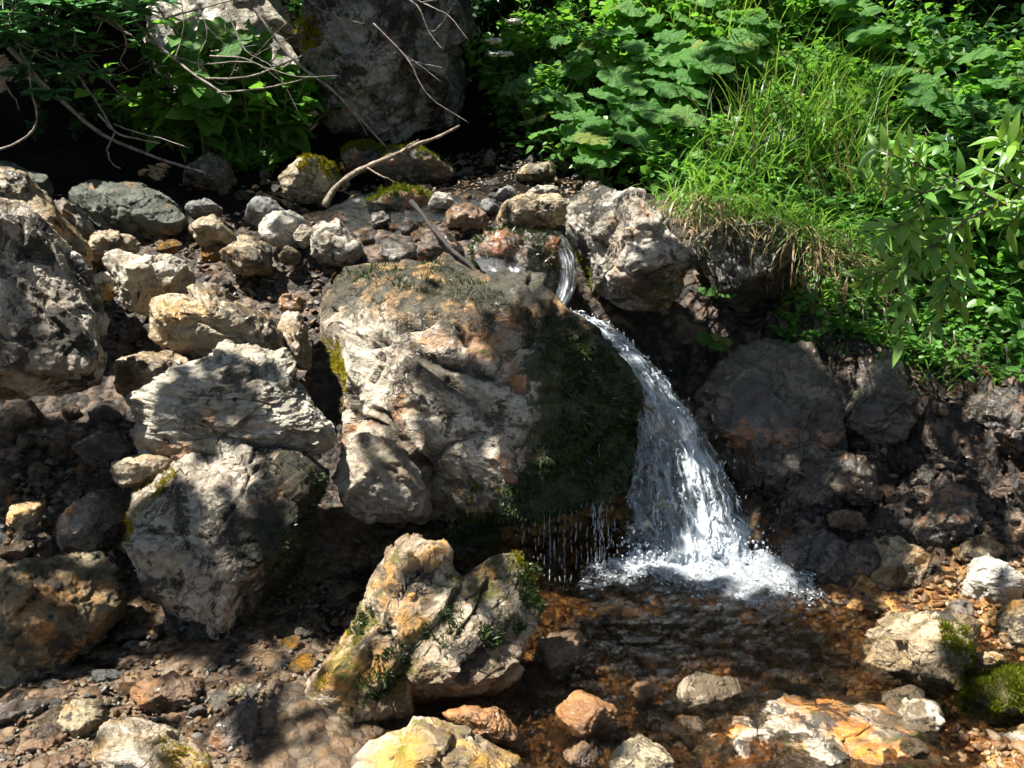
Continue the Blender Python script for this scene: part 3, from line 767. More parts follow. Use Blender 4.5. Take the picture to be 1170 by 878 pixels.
B('brown stone beside the foot of the long cleft boulder', [(292, 790), (310, 777), (335, 778), (340, 792), (320, 806), (298, 806)], 2.17, 'rust', lean=0.5, thick=0.05, sub=5, name='stone', cat='stone')
B('dark sharp stone with lilac grey top in front of the long cleft boulder', [(232, 868), (240, 835), (265, 807), (290, 802), (303, 822), (300, 862), (270, 882)], 2.0, 'purple', lean=0.55, thick=0.1)
r_rusty = B('round rusty stone standing in the pool beside the long cleft boulder', [(612, 740), (632, 719), (660, 721), (670, 745), (662, 772), (636, 788), (614, 768)], 2.42, 'rust', lean=0.4, thick=0.09, short='round rusty pool stone')
r_right = B('angular pale brown rock at the right rim of the pool', [(973, 772), (985, 745), (1008, 711), (1035, 696), (1076, 699), (1102, 714), (1112, 750), (1098, 782), (1080, 808), (1042, 802), (988, 792)], 2.42, 'tan', lean=0.65, thick=0.2, sub=7, rough=0.05, crag=0.07, seed=90, short='angular pale brown rock')
B('pointed cream and grey stone near the right edge', [(1096, 674), (1113, 646), (1131, 628), (1156, 640), (1167, 666), (1162, 690), (1130, 699), (1104, 691)], 2.72, 'white', lean=0.4, thick=0.11, short='pointed cream stone')
B('brown stone cut off by the right edge below the pointed cream stone', [(1138, 716), (1150, 695), (1180, 684), (1215, 700), (1215, 738), (1150, 738)], 2.5, 'tan', lean=0.5, thick=0.1)
B('small dark stone behind the angular pale brown rock', [(1078, 700), (1094, 682), (1113, 690), (1112, 706), (1086, 711)], 2.55, 'dark', lean=0.4, thick=0.05, sub=5, name='stone', cat='stone')
B('small flat yellow stone right of the angular pale brown rock', [(1108, 752), (1122, 743), (1145, 748), (1147, 760), (1125, 768), (1110, 763)], 2.38, 'yellow', lean=0.7, thick=0.04, sub=5, name='stone', cat='stone')
B('craggy brown outcrop above the right rim of the pool', [(980, 655), (992, 632), (1010, 613), (1035, 614), (1062, 640), (1068, 668), (1040, 690), (985, 692)], 2.86, 'tan', lean=0.45, thick=0.16, rough=0.07, crag=0.1)
B('dark jagged outcrop on the shaded right bank', [(1020, 618), (1042, 580), (1078, 553), (1112, 562), (1126, 600), (1085, 632), (1050, 640)], 3.05, 'dark', lean=0.5, thick=0.18, rough=0.07, crag=0.1)
B('dark rounded rock on the shaded bank near the right edge', [(1040, 548), (1060, 525), (1090, 520), (1105, 540), (1090, 562), (1055, 568)], 3.2, 'dark', lean=0.5, thick=0.12, rough=0.07, crag=0.1)
B('tall dark fractured rock in the middle of the right bank', [(955, 470), (965, 415), (1000, 395), (1035, 420), (1040, 480), (1010, 530), (970, 520)], 3.5, 'dark', lean=0.5, thick=0.14, rough=0.07, crag=0.12)
B('dark broken rock above the bright orange stone', [(900, 570), (915, 530), (960, 515), (1000, 540), (1005, 575), (960, 585), (920, 590)], 3.15, 'dark', lean=0.5, thick=0.12, rough=0.07, crag=0.12)
B('dark pitted rock below the right end of the bank plants', [(1090, 490), (1110, 455), (1160, 445), (1200, 470), (1200, 520), (1130, 525)], 3.45, 'dark', lean=0.5, thick=0.14, rough=0.07, crag=0.12)
B('purplish crumbly rock at the water edge right of the splash', [(880, 655), (890, 620), (925, 605), (965, 620), (975, 660), (940, 690), (900, 690)], 2.92, 'purple', lean=0.5, thick=0.12, rough=0.07, crag=0.12)
B('brown crumbly rock below the bright orange stone', [(960, 640), (970, 612), (1000, 612), (1010, 640), (990, 668), (965, 668)], 2.9, 'purple', lean=0.5, thick=0.08, rough=0.07, crag=0.12)
B('dark rock with orange lower side at the right edge', [(1140, 615), (1150, 598), (1185, 590), (1215, 605), (1215, 640), (1160, 642)], 2.95, 'rust', lean=0.4, thick=0.12)
B('bright orange wet stone set in the dark bank right of the waterfall', [(945, 592), (950, 580), (975, 582), (992, 596), (985, 606), (950, 607)], 2.98, 'rust', lean=0.35, thick=0.06, sub=5, name='stone', cat='stone')
B('brown flat stone behind the pointed cream stone', [(1090, 625), (1105, 613), (1140, 615), (1152, 632), (1120, 645), (1095, 642)], 2.86, 'tan', lean=0.5, thick=0.07, sub=5, name='stone', cat='stone')
r_shelf = B('broad flat mottled rock shelf under shallow water at the bottom edge', [(740, 900), (770, 860), (820, 815), (880, 792), (945, 783), (1010, 789), (1060, 808), (1088, 842), (1080, 900), (1000, 940), (800, 940)], 2.02, 'shelf', flat=-0.041, thick=0.052, sub=7, rough=0.03, crag=0.035, short='flat mottled shelf')
PR = 'wet rocks breaking the surface of the shallow pool'
B('rusty wet rock breaking the pool surface right of the smooth yellow rock', [(632, 812), (660, 796), (700, 800), (708, 822), (676, 838), (640, 832)], 2.1, 'rust', flat=0.0, thick=0.045, sub=5, group=PR)
B('tan wet rock cut off by the bottom edge in the pool', [(690, 862), (725, 846), (765, 856), (775, 885), (730, 900), (695, 890)], 1.95, 'tan', flat=0.0, thick=0.045, sub=5, group=PR)
B('golden wet rock behind the mottled shelf in the pool', [(770, 790), (800, 772), (842, 776), (846, 794), (812, 806), (780, 804)], 2.2, 'yellow', flat=-0.005, thick=0.04, sub=5, group=PR)
B('small rusty wet stone in the open water below the splash', [(716, 792), (732, 782), (756, 786), (754, 800), (728, 804)], 2.2, 'rust', flat=-0.005, thick=0.035, sub=5, group=PR)
B('golden wet rock at the right end of the mottled shelf', [(1022, 812), (1045, 800), (1078, 806), (1084, 828), (1056, 840), (1030, 834)], 2.1, 'yellow', flat=0.0, thick=0.045, sub=5, group=PR)
B('brown wet stone left of the mottled shelf', [(640, 862), (662, 852), (684, 860), (680, 878), (654, 882)], 1.95, 'rust', flat=-0.005, thick=0.035, sub=5, group=PR)
B('golden yellow rock in the bottom right corner', [(1075, 890), (1085, 862), (1120, 845), (1160, 835), (1210, 830), (1215, 920), (1080, 920)], 1.98, 'yellow', lean=1.6, thick=0.07)
r_mossr = B('low rock padded with green moss at the right edge of the pool', [(1092, 800), (1108, 774), (1150, 764), (1215, 768), (1215, 825), (1110, 830)], 2.2, 'olive', lean=0.7, thick=0.12, short='moss padded rock')
B('brown flat slab bridging the top of the little waterfall', [(566, 249), (580, 235), (610, 224), (650, 228), (664, 240), (640, 251), (600, 263), (574, 262)], 4.15, 'tan', lean=0.7, thick=0.12, rough=0.04, short='brown flat slab')
r_rcasc = B('sunlit grey brown rock leaning over the right side of the waterfall', [(644, 243), (680, 234), (720, 244), (750, 260), (790, 300), (797, 332), (770, 352), (720, 352), (690, 332), (664, 292), (647, 264)], 3.85, 'grey', lean=0.85, thick=0.26, sub=7, rough=0.05, crag=0.06, short='leaning grey rock')
r_over = B('dark overhanging rock under the hanging dry grass', [(792, 290), (800, 266), (830, 256), (870, 260), (900, 274), (922, 291), (912, 312), (880, 332), (850, 350), (812, 345)], 3.95, 'cliff', lean=0.7, thick=0.24, sub=6, rough=0.05, crag=0.05, short='dark overhanging rock')
B('craggy dark brown rock face beside the falling water', [(793, 456), (812, 416), (858, 394), (902, 398), (935, 420), (962, 480), (962, 560), (920, 592), (862, 566), (820, 524), (797, 492)], 3.42, 'dark', lean=0.5, thick=0.2, sub=7, rough=0.07, crag=0.12, short='craggy dark rock face')
r_step = B('mossy black step rock with water running down both sides', [(534, 284), (552, 266), (622, 262), (641, 280), (651, 312), (642, 350), (602, 356), (572, 336), (542, 306)], 3.88, 'dark', lean=0.5, thick=0.18, short='mossy step rock')
r_mback = B('dark mossy rock behind the driftwood branch', [(424, 208), (440, 186), (470, 172), (500, 179), (524, 195), (514, 216), (450, 217)], 5.1, 'dark', lean=0.6, thick=0.2)
r_mlog = B('moss capped stone left of the driftwood branch', [(386, 188), (400, 170), (430, 164), (449, 178), (442, 197), (400, 202)], 5.25, 'dark', lean=0.6, thick=0.13, sub=5)
r_mleft = B('brown rock with bright yellow moss at the base of the driftwood', [(318, 205), (345, 188), (374, 186), (390, 205), (374, 230), (330, 228)], 5.0, 'tan', lean=0.6, thick=0.16, sub=5)
r_mfront = B('low mossy rock lying in the stream above the falls', [(412, 243), (425, 228), (455, 218), (490, 218), (497, 230), (470, 240), (430, 247)], 4.6, 'dark', lean=0.6, thick=0.1, sub=5)
B('blue grey triangular stone on the pile above the tan rock', [(280, 252), (285, 233), (310, 227), (336, 245), (322, 257), (296, 260)], 4.45, 'bluegrey', lean=0.5, thick=0.1, sub=5, name='stone', cat='stone')
B('plump cream stone in front of the blue grey triangular stone', [(297, 264), (310, 246), (335, 239), (353, 256), (346, 276), (320, 290), (300, 282)], 4.25, 'white', lean=0.5, thick=0.12, sub=5, name='stone', cat='stone')
B('small round cream stone right of the plump cream stone', [(334, 272), (345, 256), (360, 262), (362, 275), (350, 284), (338, 282)], 4.12, 'white', lean=0.5, thick=0.06, sub=5, name='stone', cat='stone')
B('small brown stone under the plump cream stone', [(317, 292), (330, 279), (344, 288), (340, 301), (320, 301)], 4.05, 'olive', lean=0.5, thick=0.06, sub=5, name='stone', cat='stone')
B('dark grey stone against the top left of the central boulder', [(349, 280), (365, 256), (395, 256), (417, 285), (402, 302), (360, 300)], 4.1, 'grey', lean=0.5, thick=0.13, sub=5, name='stone', cat='stone')
B('orange sided square stone above the broad tan rock', [(253, 290), (280, 273), (305, 277), (315, 296), (310, 312), (280, 319), (260, 309)], 4.02, 'tan', lean=0.45, thick=0.12, sub=5, name='stone', cat='stone')
B('ridged grey tan stone behind the orange sided square stone', [(212, 264), (225, 248), (247, 247), (274, 268), (266, 279), (225, 284)], 4.3, 'tan', lean=0.5, thick=0.13, sub=5, name='stone', cat='stone')
B('small grey angular stone beside the end of the flat green slab', [(212, 244), (222, 232), (240, 230), (256, 241), (242, 249), (220, 250)], 4.55, 'bluegrey', lean=0.5, thick=0.09, sub=5, name='stone', cat='stone')
B('yellow brown pebbly stone left of the blocky pale stone', [(103, 330), (108, 312), (125, 308), (130, 325), (128, 342), (108, 344)], 3.8, 'yellow', lean=0.4, thick=0.06, sub=5, name='stone', cat='stone')
B('grey stone behind the blocky pale stone in the orange pebbles', [(95, 285), (110, 268), (150, 268), (160, 282), (130, 294), (100, 296)], 4.05, 'tan', lean=0.8, thick=0.09, sub=5, name='stone', cat='stone')
B('brown stone in the channel between tan rock and central boulder', [(318, 345), (322, 336), (340, 335), (350, 345), (343, 358), (322, 358)], 3.7, 'rust', lean=0.4, thick=0.06, sub=5, name='stone', cat='stone')
B('green yellow rock filling the channel left of the central boulder', [(316, 385), (322, 360), (345, 356), (352, 390), (356, 420), (335, 425)], 3.58, 'yellow', lean=0.6, thick=0.09, sub=5)
B('brown mossy stone right of the blue grey cobbles on the gravel bank', [(588, 205), (594, 192), (615, 186), (636, 186), (640, 204), (615, 209)], 4.95, 'olive', lean=0.4, thick=0.09, sub=5, name='stone', cat='stone')
B('pale grey cobble at the water edge behind the falls', [(488, 238), (494, 223), (508, 220), (520, 233), (514, 242)], 4.5, 'white', lean=0.4, thick=0.06, sub=5, name='stone', cat='stone')
B('blue grey cobble in the middle of the gravel bank', [(563, 228), (570, 214), (585, 212), (592, 225), (580, 231)], 4.6, 'bluegrey', lean=0.4, thick=0.06, sub=5, name='stone', cat='stone')
B('grey cobble at the front of the gravel bank', [(546, 244), (552, 228), (566, 227), (572, 240), (560, 248)], 4.4, 'bluegrey', lean=0.4, thick=0.06, sub=5, name='stone', cat='stone')
B('wide low grey cobble behind the brown flat slab', [(594, 226), (610, 214), (632, 212), (640, 224), (620, 231)], 4.6, 'grey', lean=0.5, thick=0.08, sub=5, name='stone', cat='stone')
B('dark stone half under the butterbur leaves at the gravel bank', [(662, 222), (670, 207), (690, 206), (698, 222), (680, 231)], 4.75, 'dark', lean=0.4, thick=0.08, sub=5, name='stone', cat='stone')
r_back = B('tall cracked grey boulder at the back with a black shaded foot', [(346, 55), (360, 5), (390, -40), (470, -60), (530, -20), (552, 50), (540, 110), (505, 150), (440, 172), (388, 158), (362, 105)], 5.9, 'cliff', lean=0.15, thick=0.55, sub=7, rough=0.05, crag=0.09, cuts=18, short='tall back boulder')
B('white sunlit rock behind the bare twigs at the top', [(150, 25), (195, -35), (290, -40), (338, 20), (350, 62), (335, 110), (285, 132), (230, 115), (185, 85)], 6.3, 'white', lean=0.9, thick=0.4, sub=6, rough=0.06, crag=0.06, short='white sunlit back rock')
B('grey rock showing through the grass of the right bank', [(824, 188), (848, 172), (900, 154), (950, 152), (960, 172), (885, 184), (840, 196)], 4.85, 'cliff', lean=0.9, thick=0.12, sub=5)
B('black wet rock breaking the stream above the central boulder', [(474, 300), (482, 272), (505, 262), (530, 272), (536, 300), (510, 312)], 4.02, 'dark', lean=0.5, thick=0.1, sub=5)
B('low dark wet rock at the left side of the stream', [(425, 300), (440, 280), (470, 276), (480, 298), (460, 312)], 4.02, 'dark', lean=0.6, thick=0.09, sub=5)
B('small brown wet rock between the stream and the mossy step rock', [(520, 315), (528, 302), (545, 303), (550, 318), (535, 328)], 3.86, 'rust', lean=0.5, thick=0.06, sub=5, name='stone', cat='stone')
B('small mossy dark rock in the calm strip of the stream', [(420, 256), (425, 244), (442, 242), (450, 254), (438, 262)], 4.4, 'dark', lean=0.5, thick=0.06, sub=5, name='stone', cat='stone')
B('reddish weedy stone at the lip of the calm strip', [(508, 258), (514, 240), (540, 236), (562, 248), (560, 262), (530, 266)], 4.25, 'rust', lean=0.6, thick=0.09, sub=5, name='stone', cat='stone')
B('black rock under the shrub at the foot of the dark hollow', [(205, 210), (222, 188), (250, 180), (270, 196), (262, 215), (225, 222)], 5.0, 'dark', lean=0.6, thick=0.15, sub=5)

# ------------------------------------------------------------------ secondary stones, one object each
STONE_MESH = {}
SHAPES = ['rounded', 'flat', 'angular', 'oblong', 'lumpy', 'blocky']
def stone_mesh(kind, mat):
    if (kind, mat) not in STONE_MESH:
        rg = np.random.default_rng(500 + kind * 7)
        D, Fc = ICO[4]
        q = D.copy()
        q = chop(q, rg, (5, 9, 22, 8, 6, 18)[kind], 0.6, 0.92, 0.9)
        q = q * np.array([(1, .9, .8), (1.1, .9, .45), (1, .85, .75), (1.4, .8, .65), (1, .95, .8), (1, .9, .85)][kind])
        cv, ce = cells(q * 1.3 + kind * 5, kind)
        cv2, _ = cells(q * 3.1 + kind * 5, kind + 40)
        q = q * (1 + 0.16 * fbm(q * 1.6, 3, kind) + 0.20 * np.clip(cv, -0.7, 0.7) + 0.06 * cv2 + 0.05 * fbm(q * 7, 3, kind + 9))[:, None]
        STONE_MESH[kind, mat] = mesh_np('stone', q, Fc, MAT['small_' + mat])
    return STONE_MESH[kind, mat]
for m_, s_ in (('white', G(light=(0.55, 0.52, 0.47), dark=(0.3, 0.27, 0.23), stain=0.2, lichen=0.3)), ('tan', G(wet=0.35, rough=0.45, light=(0.46, 0.37, 0.24), dark=(0.15, 0.11, 0.07), stain=0.28, lichen=0.5)),
               ('rust', G(light=(0.34, 0.21, 0.11), dark=(0.11, 0.06, 0.032), stain=0.4, stain_col=(0.25, 0.11, 0.03), lichen=0.3, wet=0.4, rough=0.4)), ('grey', G(wet=0.3, rough=0.45, light=(0.38, 0.38, 0.36), dark=(0.14, 0.14, 0.13), stain=0.15, lichen=0.4)),
               ('dark', G(light=(0.16, 0.135, 0.12), dark=(0.05, 0.04, 0.035), stain=0.3, lichen=0.4, wet=0.6, rough=0.3)), ('yellow', G(light=(0.52, 0.42, 0.22), dark=(0.24, 0.15, 0.055), stain=0.6, stain_col=(0.4, 0.18, 0.02), lichen=0.2, wet=0.4, rough=0.35)),
               ('purple', G(light=(0.26, 0.195, 0.16), dark=(0.085, 0.058, 0.045), stain=0.35, lichen=0.35, wet=0.6, rough=0.3))):
    MAT['small_' + m_] = rock_material('small_%s_stone' % m_, scale=0.55, **s_)   # stone meshes are a unit across and scaled down
CNAME = dict(white='pale', tan='tan', rust='rusty', grey='grey', dark='dark', yellow='golden', purple='purplish')
ROCKC = np.array([r[1] for r in ROCKS]); ROCKR = np.array([r[2] for r in ROCKS])
USED = {}
def stones(poly, n, smin, smax, mats, where, group, seed, sink=0.35, lift=0.0):
    rg = np.random.default_rng(seed)
    q = sample_poly(poly, n * 3, rg)
    P, ok = ray_hit(q[:, 0], q[:, 1])
    placed = []
    for p, g in zip(P, ok):
        if len(placed) >= n: break
        if not g: continue
        s = smin + (smax - smin) * rg.random() ** 1.8
        s = s * np.linalg.norm(p - np.array([0, 0, CAMZ])) / FPX * 0.5
        d = np.linalg.norm((ROCKC - p) / ROCKR[:, None], axis=1)
        if d.min() < 0.75: continue
        if any(np.linalg.norm(p - a) < 0.75 * (s + b) for a, b in placed): continue
        placed.append((p, s))
        kind = int(rg.integers(6)); mat = mats[int(rg.integers(len(mats)))]
        o = link('stone', stone_mesh(kind, mat), loc=p + np.array([0, 0, s * (0.5 - sink) + lift]))
        o.scale = (s, s, s)
        o.rotation_euler = (rg.normal() * 0.35, rg.normal() * 0.35, rg.random() * 6.28)
        px_size = s * 2 / np.linalg.norm(p - np.array([0, 0, CAMZ])) * FPX
        sz = 'tiny' if px_size < 13 else 'small' if px_size < 20 else 'fist sized' if px_size < 28 else 'head sized'
        # say what named rock it lies by
        gap = np.linalg.norm(ROCKC - p, axis=1) - ROCKR
        cand = [i for i in np.argsort(gap)[:12] if len(ROCKS[i][3].split()) <= 5][:1]
        rel = ''
        if cand:
            i = cand[0]; c = ROCKC[i]
            dx, dy = p[0] - c[0], p[1] - c[1]
            w = ('right of' if dx > 0 else 'left of') if abs(dx) > abs(dy) else ('behind' if dy > 0 else 'in front of')
            rel = f'{w} the {ROCKS[i][3]}'
        lab = f'{sz} {CNAME[mat]} {SHAPES[kind]} stone {rel or where}'
        if lab in USED: lab = f'{sz} {CNAME[mat]} {SHAPES[kind]} stone {where}'
        USED[lab] = 1
        tag(o, lab, 'stone', group)
stones([(0, 470), (130, 470), (150, 540), (130, 560), (80, 560), (70, 640), (0, 640)], 30, 16, 44, ['tan', 'dark', 'tan', 'purple', 'grey', 'yellow'], 'in the dark gap under the left boulder', 'stones in the gap under the left boulder', 1)
stones([(90, 262), (260, 262), (330, 330), (240, 335), (220, 290), (125, 285), (120, 345), (100, 340)], 26, 13, 32, ['tan', 'yellow', 'rust', 'dark', 'tan'], 'in the orange rubble left of the upper stream', 'rubble stones left of the upper stream', 2)
stones([(150, 700), (340, 690), (380, 720), (340, 790), (230, 830), (120, 810), (10, 880), (0, 790), (130, 770)], 52, 12, 36, ['tan', 'rust', 'grey', 'white', 'dark', 'yellow'], 'on the wet gravel below the round boulder', 'stones on the wet gravel below the round boulder', 3)
stones([(440, 215), (520, 180), (600, 175), (690, 205), (670, 232), (600, 232), (540, 250), (470, 245)], 34, 10, 24, ['grey', 'grey', 'white', 'tan', 'dark'], 'on the gravel bank behind the falls', 'cobbles on the gravel bank behind the falls', 4)
stones([(590, 790), (700, 760), (960, 770), (800, 800), (760, 878), (590, 878)], 28, 18, 46, ['rust', 'yellow', 'rust', 'tan', 'dark'], 'lying in the shallow pool', 'stones under the shallow pool water', 5, lift=-0.01)
stones([(780, 800), (940, 785), (1070, 815), (1080, 878), (790, 878)], 14, 20, 52, ['tan', 'white', 'rust', 'yellow', 'tan'], 'on the mottled shelf in the shallow water', 'stones under the shallow pool water', 15, lift=0.03)
stones([(650, 700), (900, 690), (970, 760), (700, 780)], 18, 18, 44, ['dark', 'rust', 'dark', 'tan'], 'under the rippled pool below the falls', 'stones under the shallow pool water', 6, lift=-0.02)
stones([(1000, 660), (1170, 600), (1170, 860), (1110, 860), (1110, 700), (1050, 690)], 26, 13, 34, ['tan', 'yellow', 'dark', 'rust', 'tan'], 'on the stony right rim of the pool', 'stones on the right rim of the pool', 7)
stones([(880, 600), (960, 520), (960, 430), (1080, 430), (1170, 470), (1170, 590), (1040, 640), (930, 690)], 34, 18, 46, ['dark', 'dark', 'purple', 'dark', 'purple', 'tan'], 'set in the dark wet bank right of the falls', 'stones set in the dark right bank', 8, sink=0.6)
stones([(110, 360), (165, 350), (160, 410), (130, 420)], 5, 16, 30, ['dark', 'tan'], 'between the big left boulder and the tan rock', 'stones in the gap under the left boulder', 9)
stones([(370, 252), (560, 256), (600, 300), (560, 330), (430, 300), (370, 275)], 22, 13, 34, ['dark', 'dark', 'rust', 'dark', 'purple'], 'in the broken water above the falls', 'dark stones in the broken water above the falls', 11)
stones([(200, 215), (320, 195), (400, 230), (350, 245), (260, 235)], 12, 12, 22, ['dark', 'dark', 'tan', 'grey'], 'at the foot of the dark hollow', 'stones at the foot of the dark hollow', 10)

# pebbles nobody could count
def pebbles(name, label, poly, n, smin, smax, seed, mat='pebble'):
    rg = np.random.default_rng(seed)
    q = sample_poly(poly, n, rg)
    P, ok = ray_hit(q[:, 0], q[:, 1])
    P = P[ok]
    P[:, 2] = h_full(P[:, 0], P[:, 1])
    n = len(P)
    s = (smin + (smax - smin) * rg.random(n) ** 2.5)
    tv, tf = ICO[2]
    parts = []
    for kk in range(4):
        q2 = chop(tv.copy(), np.random.default_rng(kk), 13, 0.45, 0.85, 0.97) * np.array([(1, 0.8, 0.5), (1, 0.6, 0.45), (0.9, 0.85, 0.6), (1, 0.7, 0.35)][kk])
        I = np.arange(n) % 4 == kk
        z = rg.normal(size=(I.sum(), 3)) * 0.5 + np.array([0, 0, 1])
        M = rot_from(z, None, rg.random(I.sum()) * 6.28) * s[I][:, None, None]
        parts.append(scatter(q2, tf, M, P[I] + np.array([0, 0, 1]) * s[I][:, None] * 0.2))
    V, F = join(parts)
    return tag(link(name, mesh_np(name, V, F, MAT[mat], smooth=mat != 'grit')), label, kind='stuff')
pebbles('gravel', 'fine mixed gravel lying between the lower stones', [(0, 690), (130, 640), (380, 620), (420, 720), (330, 830), (250, 900), (0, 900)], 2600, 0.005, 0.02, 21)
pebbles('bed_gravel', 'orange brown gravel of the pool bed', [(560, 780), (640, 700), (980, 690), (1180, 650), (1180, 890), (560, 890)], 5200, 0.006, 0.028, 22, 'bedpebble')
pebbles('bank_gravel', 'grey gravel bank beside the upper stream', [(400, 225), (470, 180), (620, 170), (700, 205), (690, 235), (560, 258), (420, 262)], 1600, 0.008, 0.026, 23)
pebbles('slope_gravel', 'orange rubble between the rocks of the left slope', [(60, 255), (330, 240), (420, 280), (360, 420), (140, 470), (0, 500), (0, 640), (160, 640), (160, 480), (100, 330)], 1300, 0.008, 0.03, 24)
pebbles('wall_gravel', 'crumbly wet gravel of the dark right bank', [(800, 420), (960, 400), (1180, 420), (1180, 660), (960, 700), (880, 660)], 2600, 0.006, 0.026, 25, 'grit')

# ------------------------------------------------------------------ moss cushions as parts of their rocks
BL = np.array([[-0.12, 0, 0], [0.12, 0, 0], [0.07, 0.05, 0.55], [0.0, 0.2, 1.0], [-0.07, 0.05, 0.55]])
BLF = np.array([[0, 1, 2, 4], [4, 2, 3, 3]])
def moss(o, mask, n, ln, mat, name='moss', seed=0, droop=0.0, label=None):
    me = o.data
    V = np.array([v.co[:] for v in me.vertices]); 
    NV = np.empty(len(V) * 3); me.vertices.foreach_get('normal', NV) if hasattr(me.vertices, 'foreach_get') else None
    NV = NV.reshape(-1, 3)
    T = np.array([p.vertices[:] for p in me.polygons])
    C = V[T].mean(1) + np.array(o.location); Nn = NV[T].mean(1); Nn /= np.linalg.norm(Nn, axis=1, keepdims=True)
    A = np.linalg.norm(np.cross(V[T[:, 1]] - V[T[:, 0]], V[T[:, 2]] - V[T[:, 0]]), axis=1)
    px, py = proj(C)
    w = A * mask(px, py, C, Nn)
    if w.sum() <= 0: return None
    rg = np.random.default_rng(seed + 3)
    f = rg.choice(len(T), n, p=w / w.sum())
    b = rg.dirichlet((1, 1, 1), n)
    P = (V[T[f]] * b[:, :, None]).sum(1)
    cl = fbm((P + np.array(o.location)) * 22, 2, seed)       # tufty thickness
    z = Nn[f] + rg.normal(size=(n, 3)) * 0.5 + np.array([0, 0, 0.25 - droop])
    L = ln * (0.5 + rg.random(n)) * np.clip(1 + 2.0 * cl, 0.35, 2.2)
    M = rot_from(z, None, rg.random(n) * 6.28) * L[:, None, None]
    v, F = scatter(BL, BLF, M, P - Nn[f] * 0.002 + Nn[f] * np.clip(cl, 0, 1)[:, None] * ln)
    mo = link(name, mesh_np(name, v, fix_tri(F), MAT[mat]), parent=o)
    if label: mo['label'] = label
    return mo
def up(px, py, C, N): return np.clip(N[:, 2] - 0.1, 0, 1)
def patch(*polys):
    def f(px, py, C, N):
        m = np.zeros(len(px))
        for p in polys: m = np.maximum(m, inpoly(px, py, p))
        return m * (np.clip(fbm(C * 9, 3, 5) * 3 + 0.75, 0, 1)) * (N[:, 1] < 0.6)
    return f
flank = [(600, 352), (650, 362), (692, 395), (720, 440), (735, 500), (728, 570), (715, 620), (650, 640), (500, 640), (505, 605), (560, 590), (590, 545), (640, 470), (640, 420), (600, 390)]
def flank_mask(px, py, C, N):
    m = inpoly(px, py, flank) * 1.0
    return m * np.clip(fbm(C * 6, 3, 8) * 3.5 + 1.15, 0, 1) * (N[:, 1] < 0.7)
moss(r_main, flank_mask, 46000, 0.017, 'mossdark', seed=1, droop=0.9, label='dark dripping moss on the right flank')
moss(r_main, patch([(620, 380), (700, 410), (720, 480), (690, 560), (610, 540), (590, 470)], [(540, 545), (600, 560), (590, 600), (530, 610)]), 7000, 0.012, 'mossgreen', seed=2, droop=0.5, label='olive moss tufts')
moss(r_main, patch([(380, 318), (430, 300), (500, 300), (560, 325), (600, 355), (560, 362), (500, 338), (430, 328)]), 5000, 0.012, 'mossdark', seed=21, label='wet moss on the crown')
moss(r_main, patch([(366, 385), (388, 390), (398, 430), (394, 470), (376, 468)]), 2200, 0.014, 'mossyellow', seed=3, label='bright yellow green moss strip')
moss(r_cleftl, patch([(455, 730), (530, 680), (530, 720), (480, 760), (430, 800), (400, 820), (410, 770)], [(400, 720), (420, 690), (430, 700), (405, 740)]), 5200, 0.012, 'mossdark', seed=4)
moss(r_cleftl, patch([(335, 815), (400, 720), (415, 730), (360, 800)]), 1200, 0.008, 'mossyellow', seed=14)
moss(r_cleftr, patch([(600, 625), (632, 650), (620, 710), (595, 700), (590, 650)], [(540, 720), (590, 700), (600, 720), (560, 745)]), 5200, 0.012, 'mossdark', seed=5)
moss(r_cleftr, patch([(585, 628), (620, 640), (625, 670), (600, 660)]), 1600, 0.010, 'mossyellow', seed=15)
moss(r_round, patch([(128, 600), (150, 568), (195, 530), (205, 545), (160, 590), (140, 640)]), 3000, 0.009, 'mossyellow', seed=6)
moss(r_round, patch([(300, 520), (375, 540), (375, 620), (330, 690), (300, 640)]), 4000, 0.012, 'mossdark', seed=7)  # dark tufts on the side whose shade is painted into the rock colour
moss(r_right, patch([(1070, 705), (1105, 715), (1115, 760), (1095, 790), (1080, 750)]), 7000, 0.009, 'mossgreen', seed=8)
moss(r_mossr, lambda px, py, C, N: np.clip(N[:, 2] + 0.5, 0, 1), 24000, 0.011, 'mossgreen', seed=9)
moss(r_wy, patch([(180, 840), (245, 870), (240, 900), (190, 890)]), 1500, 0.008, 'mossyellow', seed=10)
moss(r_step, lambda px, py, C, N: np.clip(fbm(C * 8, 3, 2) * 3 + 0.6, 0, 1), 6500, 0.016, 'mossdark', seed=11, droop=0.5)
moss(r_mlog, up, 7000, 0.016, 'mossgreen', seed=12)
moss(r_mback, lambda px, py, C, N: up(px, py, C, N) * np.clip(fbm(C * 6, 2, 4) * 4 + 0.4, 0, 1), 6000, 0.014, 'mossgreen', seed=13)
moss(r_mleft, lambda px, py, C, N: up(px, py, C, N) * (px > 340), 7000, 0.015, 'mossyellow', seed=16)
moss(r_mfront, up, 3000, 0.018, 'mossgreen', seed=17)
moss(r_rcasc, patch([(760, 300), (800, 305), (800, 350), (740, 352)], [(650, 270), (690, 330), (680, 350), (640, 300)]), 3000, 0.013, 'mossgreen', seed=18)
moss(r_back, patch([(345, 25), (362, 20), (368, 50), (350, 60)]), 900, 0.03, 'mossyellow', seed=19)

